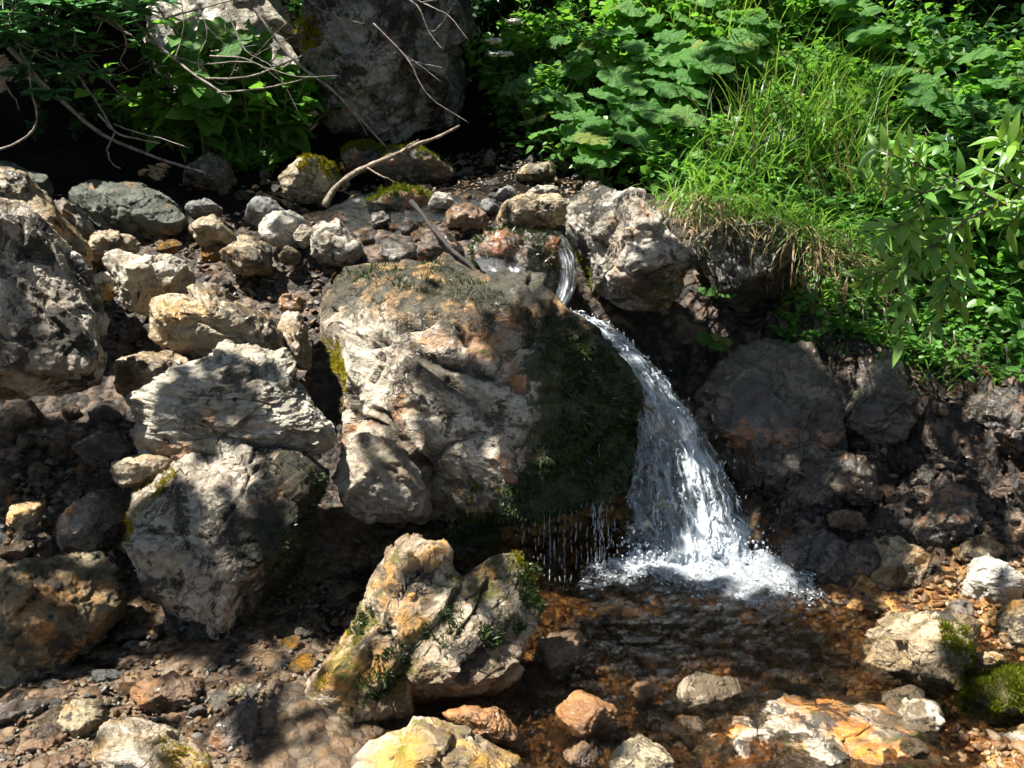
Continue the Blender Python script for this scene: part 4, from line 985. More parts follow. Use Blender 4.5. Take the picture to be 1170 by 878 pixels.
# ------------------------------------------------------------------ water
def grid_mesh(name, P, uv=None, foam=None, mat=None):
    n, m = P.shape[:2]
    idx = np.arange(n * m).reshape(n, m)
    F = np.stack([idx[:-1, :-1], idx[:-1, 1:], idx[1:, 1:], idx[1:, :-1]], -1).reshape(-1, 4)
    me = mesh_np(name, P.reshape(-1, 3), F, mat)
    if uv is not None:
        l = me.uv_layers.new(name='UVMap')
        li = np.empty(len(me.loops), np.int32); me.loops.foreach_get('vertex_index', li)
        l.data.foreach_set('uv', uv.reshape(-1, 2)[li].astype(np.float32).ravel())
    if foam is not None:
        a = me.attributes.new('foam', 'FLOAT', 'POINT'); a.data.foreach_set('value', foam.astype(np.float32).ravel())
    return me

# pool surface
wx, wy = np.meshgrid(np.arange(-2.3, 2.2, 0.022), np.arange(-3.0, 3.4, 0.022))
dist = np.hypot(wx - 0.65, wy - 2.95)
amp = 0.005 + 0.015 * np.exp(-dist / 0.45)
wz = amp * (fbm(np.stack([wx * 13, wy * 13, wx * 0], -1), 4, 40) * 2.4 + np.sin(dist * 38 + 7 * noise3(np.stack([wx * 5, wy * 5, wx * 0], -1), 4)) * 0.10)
tag(link('pool_water', grid_mesh('pool_water', np.stack([wx, wy, wz], -1), mat=MAT['pool'])), 'clear shallow rippled pool below the falls', kind='structure')
# upper stream surface, following its bed
sx, sy = np.meshgrid(np.linspace(0, 1, 50), np.linspace(0, 1, 70))
L0 = np.array([at(x, y, Y)[:2] for x, y, Y in ((405, 226, 4.95), (372, 236, 4.7), (372, 246, 4.5), (400, 256, 4.35))])
R0 = np.array([at(x, y, Y)[:2] for x, y, Y in ((450, 224, 4.95), (520, 236, 4.7), (560, 250, 4.5), (560, 260, 4.35))])
La, Ra = spline(L0, 70), spline(R0, 70)
P2 = La[:, None] * (1 - sx[..., None]) + Ra[:, None] * sx[..., None]
hz = h_smooth(P2[..., 0], P2[..., 1])
sz = hz + 0.02 + 0.02 * fbm(np.stack([P2[..., 0] * 9, P2[..., 1] * 9, hz], -1), 4, 3)
tag(link('stream_water', grid_mesh('stream_water', np.concatenate([P2, sz[..., None]], -1), mat=MAT['stream'])), 'thin clear stream running over stones to the falls', kind='structure')

def sheet(Lc, Rc, nt=180, ns=60, bulge=0.05, seed=0):
    L = spline([at(*a) for a in Lc], nt); Rr = spline([at(*a) for a in Rc], nt)
    s = np.linspace(0, 1, ns)[None, :, None]
    P = L[:, None] * (1 - s) + Rr[:, None] * s
    t = np.linspace(0, 1, nt)[:, None]
    P[..., 1] -= bulge * np.sin(np.pi * s[..., 0]) * (0.4 + 0.6 * t)
    return P, L, Rr

def drops(Pc, size, seed, elong=None, dirs=None):
    rg = np.random.default_rng(seed)
    n = len(Pc)
    s = size * (0.35 + rg.random(n) ** 2.2 * 1.6)
    d = np.tile([0, 0, -1.0], (n, 1)) if dirs is None else dirs
    M = rot_from(d + rg.normal(size=(n, 3)) * 0.25, None, rg.random(n) * 6.28)
    e = 1 + rg.random(n) * (2.0 if elong is None else elong)
    Sc = np.stack([s, s, s * e], -1)
    M = M * Sc[:, None, :]
    tv, tf = ICO[1]
    return scatter(tv, tf, M, Pc)

FL = [(604, 357, 3.62), (655, 376, 3.48), (700, 412, 3.36), (722, 460, 3.24), (722, 525, 3.13), (714, 590, 3.06), (708, 642, 3.0)]
FR = [(642, 351, 3.74), (692, 368, 3.62), (727, 397, 3.52), (768, 442, 3.40), (815, 510, 3.24), (848, 575, 3.10), (866, 642, 2.98)]
P, Lf, Rf = sheet(FL, FR, bulge=0.07)
nt, ns = P.shape[:2]
tt, ss = np.meshgrid(np.linspace(0, 1, nt), np.linspace(0, 1, ns), indexing='ij')
qn = np.stack([ss * 14, tt * 5, tt * 0], -1)
edge_fray = fbm(np.stack([ss * 3, tt * 16, tt * 0 + 31], -1), 3, 68) * 0.07 * tt * np.abs(ss - 0.5) * 2
P[..., 0] += edge_fray
rip = fbm(qn * np.array([0.7, 1.6, 1]), 4, 60) * (0.03 + 0.16 * tt) + fbm(qn * np.array([2, 4, 1]), 3, 61) * (0.012 + 0.06 * tt) + np.abs(noise3(qn * np.array([3, 7, 1]), 66)) * 0.03 * tt
P[..., 1] -= rip
P[..., 0] += fbm(np.stack([ss * 5, tt * 7, tt * 0 + 4], -1), 3, 62) * 0.07 * tt + fbm(np.stack([ss * 12, tt * 22, tt * 0 + 9], -1), 3, 63) * 0.03 * tt
P[..., 2] += fbm(np.stack([ss * 9, tt * 12, tt * 0 + 2], -1), 3, 64) * 0.05 * tt
# denser white on the right strand and near the base; a darker gap left of centre
clump = fbm(np.stack([ss * 4, tt * 7, tt * 0 + 21], -1), 3, 65)
foam = -0.075 + 0.12 * np.exp(-((ss - 0.72) / 0.28) ** 2) * np.clip(tt * 2, 0, 1) + 0.14 * np.clip((tt - 0.80) / 0.2, 0, 1) - 0.24 * np.exp(-((ss - 0.40) / 0.13) ** 2 - ((tt - 0.70) / 0.13) ** 2) - 0.20 * np.exp(-((ss - 0.1) / 0.1) ** 2) * (tt > 0.5) + 0.36 * clump
foam = foam - 0.30 * np.clip((np.abs(ss - 0.5) - 0.42) / 0.08, 0, 1)
wf = tag(empty('waterfall', at(780, 650, 3.0)), 'white water fanning down the right side of the mossy boulder', 'waterfall', kind='structure')
def wpart(name, me, mat=None):
    o = link(name, me, parent=wf)
    o.matrix_parent_inverse = Matrix.Translation(-wf.location)
    return o
wpart('water_sheet', grid_mesh('water_sheet', P, np.stack([ss, tt], -1), foam, MAT['fall']))
P1 = P.copy(); P1[..., 1] += 0.05 + fbm(qn * 1.7, 3, 70) * 0.05; P1[..., 2] -= 0.01
wpart('water_sheet', grid_mesh('water_sheet', P1[:, 4:-4], np.stack([ss * 1.3 + 3, tt * 1.2 + 5], -1)[:, 4:-4], foam[:, 4:-4] - 0.02, MAT['fall']))
# strands and drops torn off the sheet
rg = np.random.default_rng(99)
parts = []
for i in range(150):
    s0 = rg.beta(1.6, 1.1); t0 = rg.random() ** 0.8 * 0.92; ln = rg.uniform(0.015, 0.05)
    k = np.clip(np.linspace(t0, min(1, t0 + ln), 7) * (nt - 1), 0, nt - 1).astype(int)
    j = int(np.clip((s0 + rg.normal() * 0.02) * (ns - 1), 0, ns - 1))
    pts = P[k, j] + np.array([0, -1, 0.2]) * rg.uniform(0.0, 0.035) + np.cumsum(rg.normal(size=(7, 3)) * 0.005, 0)
    r = rg.uniform(0.0012, 0.0042) * np.sin(np.linspace(0.3, 2.9, 7)) * (0.6 + rg.random(7))
    if np.linalg.norm(pts[-1] - pts[0]) < 0.01: continue
    v, F_ = tube(pts, r, 5)
    parts.append((v, F_))
V, F_ = join(parts)
wpart('water_strands', mesh_np('water_strands', V, fix_tri(F_), MAT['drop']))
n = 1300
s0 = rg.beta(1.3, 0.9, n); t0 = 1 - rg.random(n) ** 1.5
k = (t0 * (nt - 1)).astype(int); j = (s0 * (ns - 1)).astype(int)
Pd = P[k, j] + rg.normal(size=(n, 3)) * (0.008 + 0.030 * t0[:, None] ** 1.5) + np.array([0, -0.015, 0.0])
V, F_ = drops(Pd, 0.0021, 3, elong=3.0)
n = 1100
c = at(855, 655, 2.93)
Pe = np.array([at(715 + 160 * a, 645, 2.98) for a in rg.random(n)]) + rg.normal(size=(n, 3)) * np.array([0.03, 0.05, 0.0]) + np.array([0, 0, 1]) * (np.abs(rg.normal(size=n)) * 0.05)[:, None]
V2, F2 = drops(Pe, 0.003, 4, elong=0.8)
V, F_ = join([(V, F_), (V2, F2)])
wpart('spray_drops', mesh_np('spray_drops', V, F_, MAT['drop']))
# foam floating at the base
fx, fy = np.meshgrid(np.linspace(0, 1, 150), np.linspace(0, 1, 110))
FB = [np.array([at(640, 672, 2.86), at(760, 640, 3.03), at(880, 640, 2.98), at(915, 655, 2.90)]), np.array([at(630, 715, 2.55), at(740, 735, 2.5), at(900, 730, 2.5), at(985, 715, 2.55)])]
a_, b_ = spline(FB[0], 150), spline(FB[1], 150)
Pf = a_[None] * (1 - fy[..., None]) + b_[None] * fy[..., None]
q = np.stack([Pf[..., 0] * 9, Pf[..., 1] * 9, fx * 0], -1)
fall_d = np.exp(-fy / 0.55)
fbump = np.clip(fbm(q, 5, 80) * 1.5 + 0.3, 0, 1)
Pf[..., 2] = 0.03 + 0.11 * fbump * fall_d * np.clip(fx * 5, 0, 1) + 0.006 * fbm(q * 3, 3, 81)
px, py = proj(Pf)
hot = np.exp(-((px - 850) / 55) ** 2 - ((py - 668) / 26) ** 2) + 0.7 * np.exp(-((px - 765) / 60) ** 2 - ((py - 645) / 16) ** 2)
foamf = -0.10 + 0.20 * fall_d + 0.17 * hot - 0.04 * (fx < 0.15) + 0.16 * fbm(q * 0.6, 3, 82)
foamf = foamf - 0.35 * np.clip((np.maximum(np.abs(fx - 0.5) * 2, (fy - 0.5) * 2) - 0.85) / 0.15, 0, 1)
nb = 1500
fb = rg.random((nb, 2)) * np.array([0.94, 0.8]) + np.array([0.04, 0.03]); fb[:, 1] = fb[:, 1] ** 1.4
fb = fb[foamf[(fb[:, 1] * 109).astype(int), (fb[:, 0] * 149).astype(int)] + rg.normal(size=nb) * 0.05 > 0.02]; nb = len(fb)
kb = (fb[:, 1] * 109).astype(int); jb = (fb[:, 0] * 149).astype(int)
Pb = Pf[kb, jb] + rg.normal(size=(nb, 3)) * np.array([0.02, 0.02, 0.001])
v, F_ = scatter(ICO[1][0] * np.array([1, 1, 0.7]), ICO[1][1], np.eye(3)[None] * (0.0015 + 0.0045 * rg.random(nb) ** 3)[:, None, None], Pb)
wpart('bubbles', mesh_np('bubbles', v, F_, MAT['drop']))
wpart('foam', grid_mesh('foam', Pf, np.stack([Pf[..., 0] * 1.6, Pf[..., 1] * 1.6], -1), foamf, MAT['foam']))
# two small chutes feeding the falls
for Lc, Rc, sd in (([(540, 296, 3.76), (562, 320, 3.62), (600, 360, 3.50)], [(588, 286, 3.82), (616, 320, 3.66), (642, 356, 3.54)], 5),
                   ([(622, 262, 4.08), (638, 292, 3.82), (638, 326, 3.72), (624, 354, 3.62)], [(640, 264, 4.06), (658, 294, 3.84), (658, 328, 3.76), (644, 356, 3.64)], 9)):
    Pq, _, _ = sheet(Lc, Rc, 60, 24, bulge=0.03)
    t2, s2 = np.meshgrid(np.linspace(0, 1, 60), np.linspace(0, 1, 24), indexing='ij')
    Pq[..., 2] += fbm(np.stack([s2 * 8, t2 * 5, t2 * 0 + sd], -1), 3, sd) * 0.03
    fm = -0.015 - 0.3 * np.clip((np.abs(s2 - 0.5) - 0.3) / 0.2, 0, 1) - 0.3 * np.clip(1 - t2 / 0.3, 0, 1) + 0.25 * fbm(np.stack([s2 * 4, t2 * 3, t2 * 0 + sd], -1), 3, sd + 2)
    wpart('water_chute', grid_mesh('water_chute', Pq, np.stack([s2 * 0.5 + sd, t2 * 0.5], -1), fm, MAT['fall']))
# drips hanging from the moss fringe
parts = []
for i, px0 in enumerate([590, 598, 604, 611, 616, 622, 628, 634, 640, 645, 653, 658, 664, 671, 676, 684, 690, 688, 692, 687, 683, 699, 703, 706, 682]):
    y0 = 555 + rg.uniform(-20, 25); Yd = 3.0 - 0.02 * rg.random()
    if px0 in (684, 690, 688, 692, 682): y0 = 500 + rg.uniform(0, 50)
    top = at(px0 - (6 if px0 > 680 else 0), y0, Yd); bot = at(px0, 668 + rg.uniform(-6, 10), 2.88)
    m = int(np.linalg.norm(top - bot) / 0.012)
    for a in range(m):
        if rg.random() < (0.75 if px0 in (684, 690, 688, 692, 682) else 0.45):
            f0 = a / m
            p = top * (1 - f0) + bot * f0 + rg.normal(size=3) * 0.0025
            l = rg.uniform(0.008, 0.03); r = rg.uniform(0.0008, 0.0020)
            parts.append(tube(np.array([p, p - [0, 0, l * 0.5], p - [0, 0, l]]), np.array([0.4, 1, 0.5]) * r, 5))
V, F_ = join(parts)
wpart('drips', mesh_np('drips', V, fix_tri(F_), MAT['drop']))

# ------------------------------------------------------------------ branches
def branch(label, chains, mat, wob=0.25, name='bare_branch', seed=0, group=None):
    """chains: list of (control points [(px,py,Y)], r0, r1); the first is the stem, the others its side twigs (parts)"""
    root = None
    for i, (c, r0, r1) in enumerate(chains):
        P = spline([at(*a) for a in c], 28)
        rgb = np.random.default_rng(seed + i)
        P[1:-1] += np.cumsum(rgb.normal(size=(26, 3)) * 0.0018, 0) * np.sin(np.linspace(0, np.pi, 26))[:, None]
        rad = np.linspace(r0, r1, 28) * (1 + 0.12 * rgb.normal(size=28))
        if root is None:
            o0 = P[0].copy()
            v, F_ = tube(P - o0, rad, 8, wob, seed)
            root = link(name, mesh_np(name, v, fix_tri(F_), MAT[mat]), loc=o0)
            tag(root, label, 'branch', group)
        else:
            v, F_ = tube(P - o0, rad, 6, wob, seed)
            link('twig', mesh_np('twig', v, fix_tri(F_), MAT[mat]), parent=root)
    return root
tq = np.random.default_rng(515)
for i in range(12):
    x0, y0 = (tq.uniform(0, 330), tq.uniform(-20, 70)) if i < 8 else (tq.uniform(340, 470), tq.uniform(-20, 30))
    Yt = tq.uniform(4.6, 5.1); a_, L_ = tq.uniform(0.2, 1.4), tq.uniform(80, 190)
    p_ = [(x0 + L_ * f * math.cos(a_) + tq.normal() * 7, y0 + L_ * f * math.sin(a_) * 0.8 + tq.normal() * 5, Yt - 0.1 * f) for f in (0, 0.33, 0.66, 1)]
    m_ = p_[1]
    branch('fine bare twig in the tangle above the dark hollow', [(p_, 0.004, 0.0012), ([m_, (m_[0] + tq.uniform(5, 30), m_[1] + tq.uniform(-25, 25), Yt), (m_[0] + tq.uniform(35, 70), m_[1] + tq.uniform(-45, 45), Yt - 0.04)], 0.0025, 0.0008)], 'twig', name='twig_spray', seed=700 + i, group='fine twigs over the dark hollow')
branch('thick pale driftwood branch resting on the mossy rocks', [([(371, 236, 4.5), (384, 214, 4.55), (412, 194, 4.64), (446, 180, 4.73), (478, 166, 4.82), (500, 158, 4.88), (525, 144, 4.95)], 0.017, 0.007), ([(458, 175, 4.75), (470, 166, 4.72), (478, 160, 4.7)], 0.006, 0.003), ([(420, 192, 4.65), (440, 204, 4.6), (452, 209, 4.6)], 0.005, 0.002)], 'palewood', name='driftwood')
branch('thin black stick standing in the upper stream', [([(470, 230, 4.2), (505, 272, 3.88), (540, 308, 3.66), (557, 328, 3.6)], 0.011, 0.007)], 'darkwood', name='stick')
branch('short black stick poking through the falling water', [([(716, 452, 3.2), (732, 462, 3.12), (748, 472, 3.1)], 0.007, 0.004)], 'darkwood', name='stick')
TW = 'bare twigs hanging over the dark hollow'
branch('brown bare branch slanting in front of the white back rock', [([(140, 5, 5.2), (165, 35, 5.1), (210, 78, 5.0), (262, 112, 4.95)], 0.010, 0.007), ([(165, 35, 5.1), (190, 22, 5.1), (240, 8, 5.1), (300, -10, 5.1)], 0.007, 0.003), ([(200, 68, 5.0), (212, 30, 5.0), (205, -10, 5.0)], 0.005, 0.002), ([(148, 40, 5.1), (120, 25, 5.1), (105, 15, 5.1)], 0.006, 0.003)], 'twig', group=TW)
branch('long thin twig slanting down to the mossy stone', [([(290, 10, 5.3), (330, 62, 5.2), (385, 110, 5.1), (445, 172, 5.05)], 0.009, 0.005), ([(405, 128, 5.1), (412, 140, 5.05), (420, 155, 5.0)], 0.003, 0.002)], 'twig', group=TW)
branch('near level grey twig crossing in front of the shrub', [([(222, 90, 5.0), (280, 88, 4.95), (330, 72, 4.95), (375, 50, 4.95)], 0.006, 0.003), ([(248, 106, 4.95), (300, 102, 4.9), (350, 90, 4.9)], 0.005, 0.003)], 'twig', group=TW)
branch('hooked grey twig at the left edge of the hollow', [([(-10, 174, 4.6), (20, 163, 4.6), (42, 142, 4.6), (36, 105, 4.6), (33, 70, 4.6)], 0.007, 0.004)], 'twig', group=TW)
branch('long dark stem slanting from the top left into the hollow', [([(10, 55, 4.9), (60, 105, 4.9), (120, 155, 4.85), (180, 182, 4.8), (236, 198, 4.75)], 0.012, 0.006), ([(70, 60, 4.9), (110, 115, 4.9), (130, 150, 4.85)], 0.007, 0.005)], 'twig', group=TW)
branch('pale forked twig in the middle of the hollow', [([(112, 130, 4.7), (132, 150, 4.7), (160, 161, 4.65), (183, 164, 4.65)], 0.006, 0.003), ([(132, 150, 4.7), (124, 170, 4.7), (128, 186, 4.7), (138, 193, 4.7)], 0.005, 0.003), ([(130, 142, 4.7), (165, 155, 4.65), (216, 169, 4.6)], 0.005, 0.002)], 'twig', group=TW)
branch('curved brown twig under the leaves at the top left', [([(105, 20, 5.0), (135, 28, 5.0), (145, 50, 5.0), (138, 70, 5.0), (146, 80, 5.0)], 0.006, 0.003)], 'twig', group=TW)
branch('straight dark stem at the far left', [([(-5, 80, 5.0), (15, 110, 5.0), (22, 126, 5.0)], 0.006, 0.004)], 'twig', group=TW)

rr = np.random.default_rng(63)
for i, (x, y) in enumerate(((905, 300), (930, 320), (958, 335), (985, 350), (1010, 362), (1040, 372), (1062, 380), (1090, 388), (1120, 398), (1150, 405))):
    P_, ok_ = ray_hit([x], [y]); Y_ = float(P_[0, 1]) - 0.10
    dx = rr.uniform(-25, 30); L_ = rr.uniform(60, 150)
    branch('%s bare root hanging %s' % (('thin', 'wispy', 'long', 'crooked', 'pale', 'short', 'fine', 'dry', 'brown', 'kinked')[i], ('below the dark overhanging rock', 'right of the dark overhanging rock', 'above the craggy dark rock face', 'over the craggy dark rock face', 'above the tall dark fractured rock', 'beside the tall dark fractured rock', 'under the tip of the willow shrub', 'right of the willow tip', 'above the dark pitted rock', 'near the right edge of the bank')[i]),
           [([(x, y - 10, Y_), (x + dx * 0.2 + 4, y + L_ * 0.35, Y_ - 0.04), (x + dx * 0.7 - 5, y + L_ * 0.7, Y_ - 0.07), (x + dx, y + L_, Y_ - 0.08)], 0.0035, 0.0012), ([(x + dx * 0.4, y + L_ * 0.5, Y_ - 0.05), (x + dx * 0.4 + rr.uniform(-30, 30), y + L_ * 0.75, Y_ - 0.06), (x + dx * 0.4 + rr.uniform(-40, 40), y + L_ * 0.95, Y_ - 0.08)], 0.002, 0.0008)], 'twig', name='root', seed=300 + i, group='roots hanging down the dark bank')
# ------------------------------------------------------------------ leaves
def leaf_blade(nl=6, wid=0.34, curl=0.25, fold=0.25, tip=1.0):
    """pointed leaf along +Y from 0 to 1, folded along the midrib"""
    t = np.linspace(0, 1, nl)
    w = wid * np.sin(np.pi * t ** 0.85) ** 0.9 * (1 - 0.15 * t)
    w[0] = 0.02; w[-1] = 0.004
    V = []
    for a, b in zip(t, w):
        z = -curl * a * a
        V += [(-b, a, z + fold * b), (0, a, z), (b, a, z + fold * b)]
    F = []
    for i in range(nl - 1):
        for j in (0, 1): F.append((i * 3 + j, i * 3 + j + 1, i * 3 + j + 4, i * 3 + j + 3))
    return np.array(V), np.array(F)
LB = leaf_blade()
LB_FAT = leaf_blade(6, 0.42, 0.3, 0.2)
LB_LANCE = leaf_blade(7, 0.17, 0.3, 0.3)
LB_LOW = leaf_blade(4, 0.36, 0.25, 0.25)

def leaf_mats(d, up_, s):
    """leaf axis (+Y) along d, its face normal (+Z) near up_"""
    d = d / np.linalg.norm(d, axis=1, keepdims=True)
    x = np.cross(d, up_); x /= np.linalg.norm(x, axis=1, keepdims=True) + 1e-9
    z = np.cross(x, d)
    return np.stack([x, d, z], 2) * s[:, None, None]

def foliage_blob(centers, radii, n, size, tmpl, rg, outward=0.7, upb=0.8):
    """leaves filling clumps: positions spread through the volume, more on the outside"""
    c = rg.integers(len(centers), size=n)
    d = rg.normal(size=(n, 3)); d /= np.linalg.norm(d, axis=1, keepdims=True)
    r = rg.random(n) ** 0.45
    P = np.asarray(centers)[c] + d * r[:, None] * np.asarray(radii)[c]
    ax = d * outward + rg.normal(size=(n, 3)) * 0.6 + np.array([0, 0, -0.25])
    un = d * 0.4 + rg.normal(size=(n, 3)) * 0.35 + np.array([0, 0, upb])
    s = size * (0.55 + 0.8 * rg.random(n))
    return scatter(*tmpl, leaf_mats(ax, un, s), P)

# butterbur: broad round toothed leaves on stalks
def round_leaf(seed):
    rg = np.random.default_rng(seed)
    na, nr = 44, 5
    a = np.linspace(-np.pi, np.pi, na, endpoint=False)
    base = 1 - 0.62 * np.exp(-((np.abs(a) - np.pi) / 0.28) ** 2)
    edge = base * (1 + 0.07 * np.cos(9 * a) + 0.035 * np.cos(22 * a + 1)) * (1 + 0.08 * rg.normal() * np.cos(a) + 0.06 * rg.normal() * np.sin(2 * a))
    V = [(0, 0, 0)]
    for k in range(1, nr + 1):
        f = k / nr
        rr = edge * f if k > 2 else base * f
        z = 0.16 * f ** 1.3 * (0.6 + 0.4 * np.cos(2 * a + rg.random() * 6)) - 0.16 * f ** 3 + 0.07 * f * np.cos(9 * a) - 0.12 * f * f * np.maximum(0, np.cos(a))
        V += list(np.stack([rr * np.cos(a), rr * np.sin(a), z], -1))
    F = [(0, 1 + j, 1 + (j + 1) % na) for j in range(na)]
    for k in range(nr - 1):
        for j in range(na):
            F.append((1 + k * na + j, 1 + (k + 1) * na + j, 1 + (k + 1) * na + (j + 1) % na, 1 + k * na + (j + 1) % na))
    return mesh_np('leaf', np.array(V), F, MAT['butterbur'])
BURS = [round_leaf(300 + i) for i in range(6)]
def stalk_mesh(seed):
    rg = np.random.default_rng(seed)
    p = spline([(0, 0, 0), (0.03 * rg.normal(), 0.03, 0.4), (0.05, 0.0, 0.75), (0, 0, 1)], 10)
    v, F_ = tube(p, np.linspace(0.022, 0.013, 10), 6)
    return mesh_np('leaf_stalk', v, fix_tri(F_), MAT['stem'])
STALK = stalk_mesh(2)
def butterbur(base, label, group, rg, n=5, size=0.13, height=0.3, lean=(0, 0, 0)):
    root = tag(empty('butterbur_plant', base), label, 'plant', group)
    for i in range(n):
        a = rg.random() * 6.28
        off = np.array([math.cos(a), math.sin(a), 0]) * rg.uniform(0.3, 1.0) * size * 1.7 + np.array(lean) * rg.uniform(0.4, 1)
        h = height * rg.uniform(0.55, 1.1)
        top = np.array([off[0], off[1], h + off[2]])
        lf = link('leaf', BURS[int(rg.integers(6))], parent=root, loc=top)
        s = size * rg.uniform(0.65, 1.2)
        lf.scale = (s, s, s)
        nrm = Vector((rg.normal() * 0.3 + off[0] * 0.8, rg.normal() * 0.25 - 0.38 + off[1] * 0.8, 1.0)).normalized()
        q_ = nrm.to_track_quat('Z', 'Y').to_matrix() @ Matrix.Rotation(rg.random() * 6.28, 3, 'Z')
        lf.rotation_euler = q_.to_euler()
        st = link('leaf_stalk', STALK, parent=root)
        L = float(np.linalg.norm(top))
        st.scale = (0.30 * (0.5 + size * 4) , 0.30 * (0.5 + size * 4), L)
        st.rotation_euler = Vector(top).to_track_quat('Z', 'Y').to_euler()
    return root
rgb = np.random.default_rng(41)
GB = 'butterbur plants on the right bank'
def burs(pts, label, n=5, size=0.13, height=0.3, group=GB, lean=(0, -0.03, 0), dup_label=None):
    P, ok = ray_hit([p[0] for p in pts], [p[1] for p in pts])
    for i, p in enumerate(P):
        butterbur(p, label[i] if isinstance(label, list) else label, group, rgb, n, size * (pts[i][2] if len(pts[i]) > 2 else 1), height, lean)
burs([(640, 190), (672, 205), (700, 190), (660, 165), (690, 215), (628, 168)], ['butterbur above the brown stone of the gravel bank', 'butterbur drooping over the dark stone at the gravel bank', 'butterbur between gravel bank and hanging grass', 'shaded butterbur at the left foot of the leafy bank', 'lowest butterbur just above the leaning grey rock', 'small butterbur at the edge of the dark hollow under the leafy bank'], 8, 0.095, 0.26)
burs([(605, 150), (640, 130), (680, 130), (720, 150), (720, 185), (745, 200), (760, 165), (700, 100), (655, 100), (735, 120), (770, 130), (790, 100), (800, 140), (830, 110), (760, 80), (720, 70), (840, 75), (800, 60), (880, 120), (740, 40), (860, 40)],
     'butterbur with broad round toothed leaves in the sunny middle of the bank', 8, 0.105, 0.30)
burs([(1040, 120), (1080, 150), (1120, 130), (1150, 160), (1060, 170), (1110, 190), (1160, 210)], 'butterbur with broad leaves behind the willow shrub', 7, 0.10, 0.28)
burs([(1125, 330), (1150, 290), (1160, 350)], 'pale green butterbur below the right end of the willow shrub', 4, 0.12, 0.2)
burs([(960, 60), (1000, 90), (930, 30)], 'butterbur half hidden behind the tall grass', 7, 0.105, 0.27)
burs([(235, 175), (262, 172), (290, 182)], ['large leaved butterbur below the white back rock', 'butterbur at the right end of the hollow shrub', 'butterbur low in front of the hollow shrub'], 5, 0.15, 0.6, 'butterbur plants by the hollow')
for (x, y, Y, lab) in ((818, 334, 3.72, 'upper single leaf sprig hanging under the dark overhanging rock'), (812, 392, 3.66, 'lower single leaf sprig hanging beside the waterfall')):
    butterbur(at(x, y, Y + 0.04) - np.array([0, 0, 0.03]), lab, 'leaf sprigs under the overhang', rgb, 3, 0.045, 0.05)

# bushy herbs with pointed leaves
def herb_variant(seed, n, size, tmpl, mat, h=0.35, w=0.16):
    rg = np.random.default_rng(seed)
    parts, stems = [], []
    for i in range(max(4, n // 14)):
        a = rg.random() * 6.28
        tip = np.array([math.cos(a) * w * rg.random() * 1.3, math.sin(a) * w * rg.random() * 1.3, h * rg.uniform(0.6, 1.1)])
        p = spline([(0, 0, 0), tip * np.array([0.3, 0.3, 0.5]), tip], 12)
        stems.append(tube(p, np.linspace(0.004, 0.0015, 12), 5))
        m = 14
        f = rg.uniform(0.3, 1.0, m)
        pos = np.stack([np.interp(f, np.linspace(0, 1, 12), p[:, k]) for k in range(3)], -1)
        an = rg.random(m) * 6.28
        ax = np.stack([np.cos(an), np.sin(an), rg.normal(size=m) * 0.3 + 0.1], -1)
        un = rg.normal(size=(m, 3)) * 0.3 + np.array([0, 0, 1])
        s = size * (0.5 + 0.7 * rg.random(m)) * (1.2 - 0.5 * f)
        parts.append(scatter(*tmpl, leaf_mats(ax, un, s), pos))
    V, F_ = join(parts)
    Vs, Fs = join(stems)
    return mesh_np('foliage', V, F_, MAT[mat]), mesh_np('stems', Vs, fix_tri(Fs), MAT['stem'])
HERBS = [herb_variant(600 + i, 90, 0.085, LB_FAT, 'herb') for i in range(4)] + [herb_variant(620 + i, 80, 0.07, LB, 'herb', 0.28, 0.2) for i in range(3)]
DARKH = [herb_variant(640 + i, 110, 0.09, LB_FAT, 'darkleaf', 0.4, 0.25) for i in range(3)]
SMALLH = [herb_variant(660 + i, 56, 0.045, LB_FAT, 'herb', 0.10, 0.09) for i in range(3)]
def herbs(pts, pool, label, group, seed, smin=0.8, smax=1.3, name='leafy_herb'):
    rg = np.random.default_rng(seed)
    P, ok = ray_hit([p[0] for p in pts], [p[1] for p in pts])
    for i, p in enumerate(P):
        if not ok[i]: continue
        fo, st = pool[int(rg.integers(len(pool)))]
        r = tag(empty(name, p), label[i] if isinstance(label, list) else label, 'plant', group)
        r.rotation_euler = (rg.normal() * 0.12 + 0.15, rg.normal() * 0.12, rg.random() * 6.28)
        s = rg.uniform(smin, smax); r.scale = (s, s, s)
        link('foliage', fo, parent=r); link('stems', st, parent=r)
def grid_pts(poly, n, seed): return [tuple(q) for q in sample_poly(poly, n, np.random.default_rng(seed))]
herbs(grid_pts([(555, 150), (560, 70), (600, 50), (680, 60), (690, 110), (640, 170), (590, 170)], 26, 1), HERBS, 'bushy light green herb at the left end of the sunny bank', 'leafy herbs on the right bank', 1)
herbs(grid_pts([(600, 60), (640, 20), (900, 0), (1000, 40), (900, 90), (760, 100)], 30, 2), HERBS, 'leafy herb growing high on the sunny bank', 'leafy herbs on the right bank', 2)
herbs(grid_pts([(690, 160), (760, 120), (1000, 110), (1010, 230), (800, 235), (720, 220)], 44, 3), HERBS, 'leafy herb among butterbur and grass on the lower bank', 'leafy herbs on the right bank', 3, 0.6, 1.0)
herbs(grid_pts([(1000, 60), (1180, 40), (1180, 380), (1080, 330), (1040, 200)], 34, 4), HERBS + DARKH, 'leafy herb behind the willow shrub', 'leafy herbs on the right bank', 4)
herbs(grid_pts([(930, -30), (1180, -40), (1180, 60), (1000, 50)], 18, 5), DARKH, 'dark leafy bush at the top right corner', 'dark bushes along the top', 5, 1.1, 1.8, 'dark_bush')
herbs(grid_pts([(490, 10), (560, -20), (640, 10), (570, 60), (520, 80)], 12, 6), DARKH, 'dark leafy bush between the tall back boulder and the sunny bank', 'dark bushes along the top', 6, 1.0, 1.5, 'dark_bush')
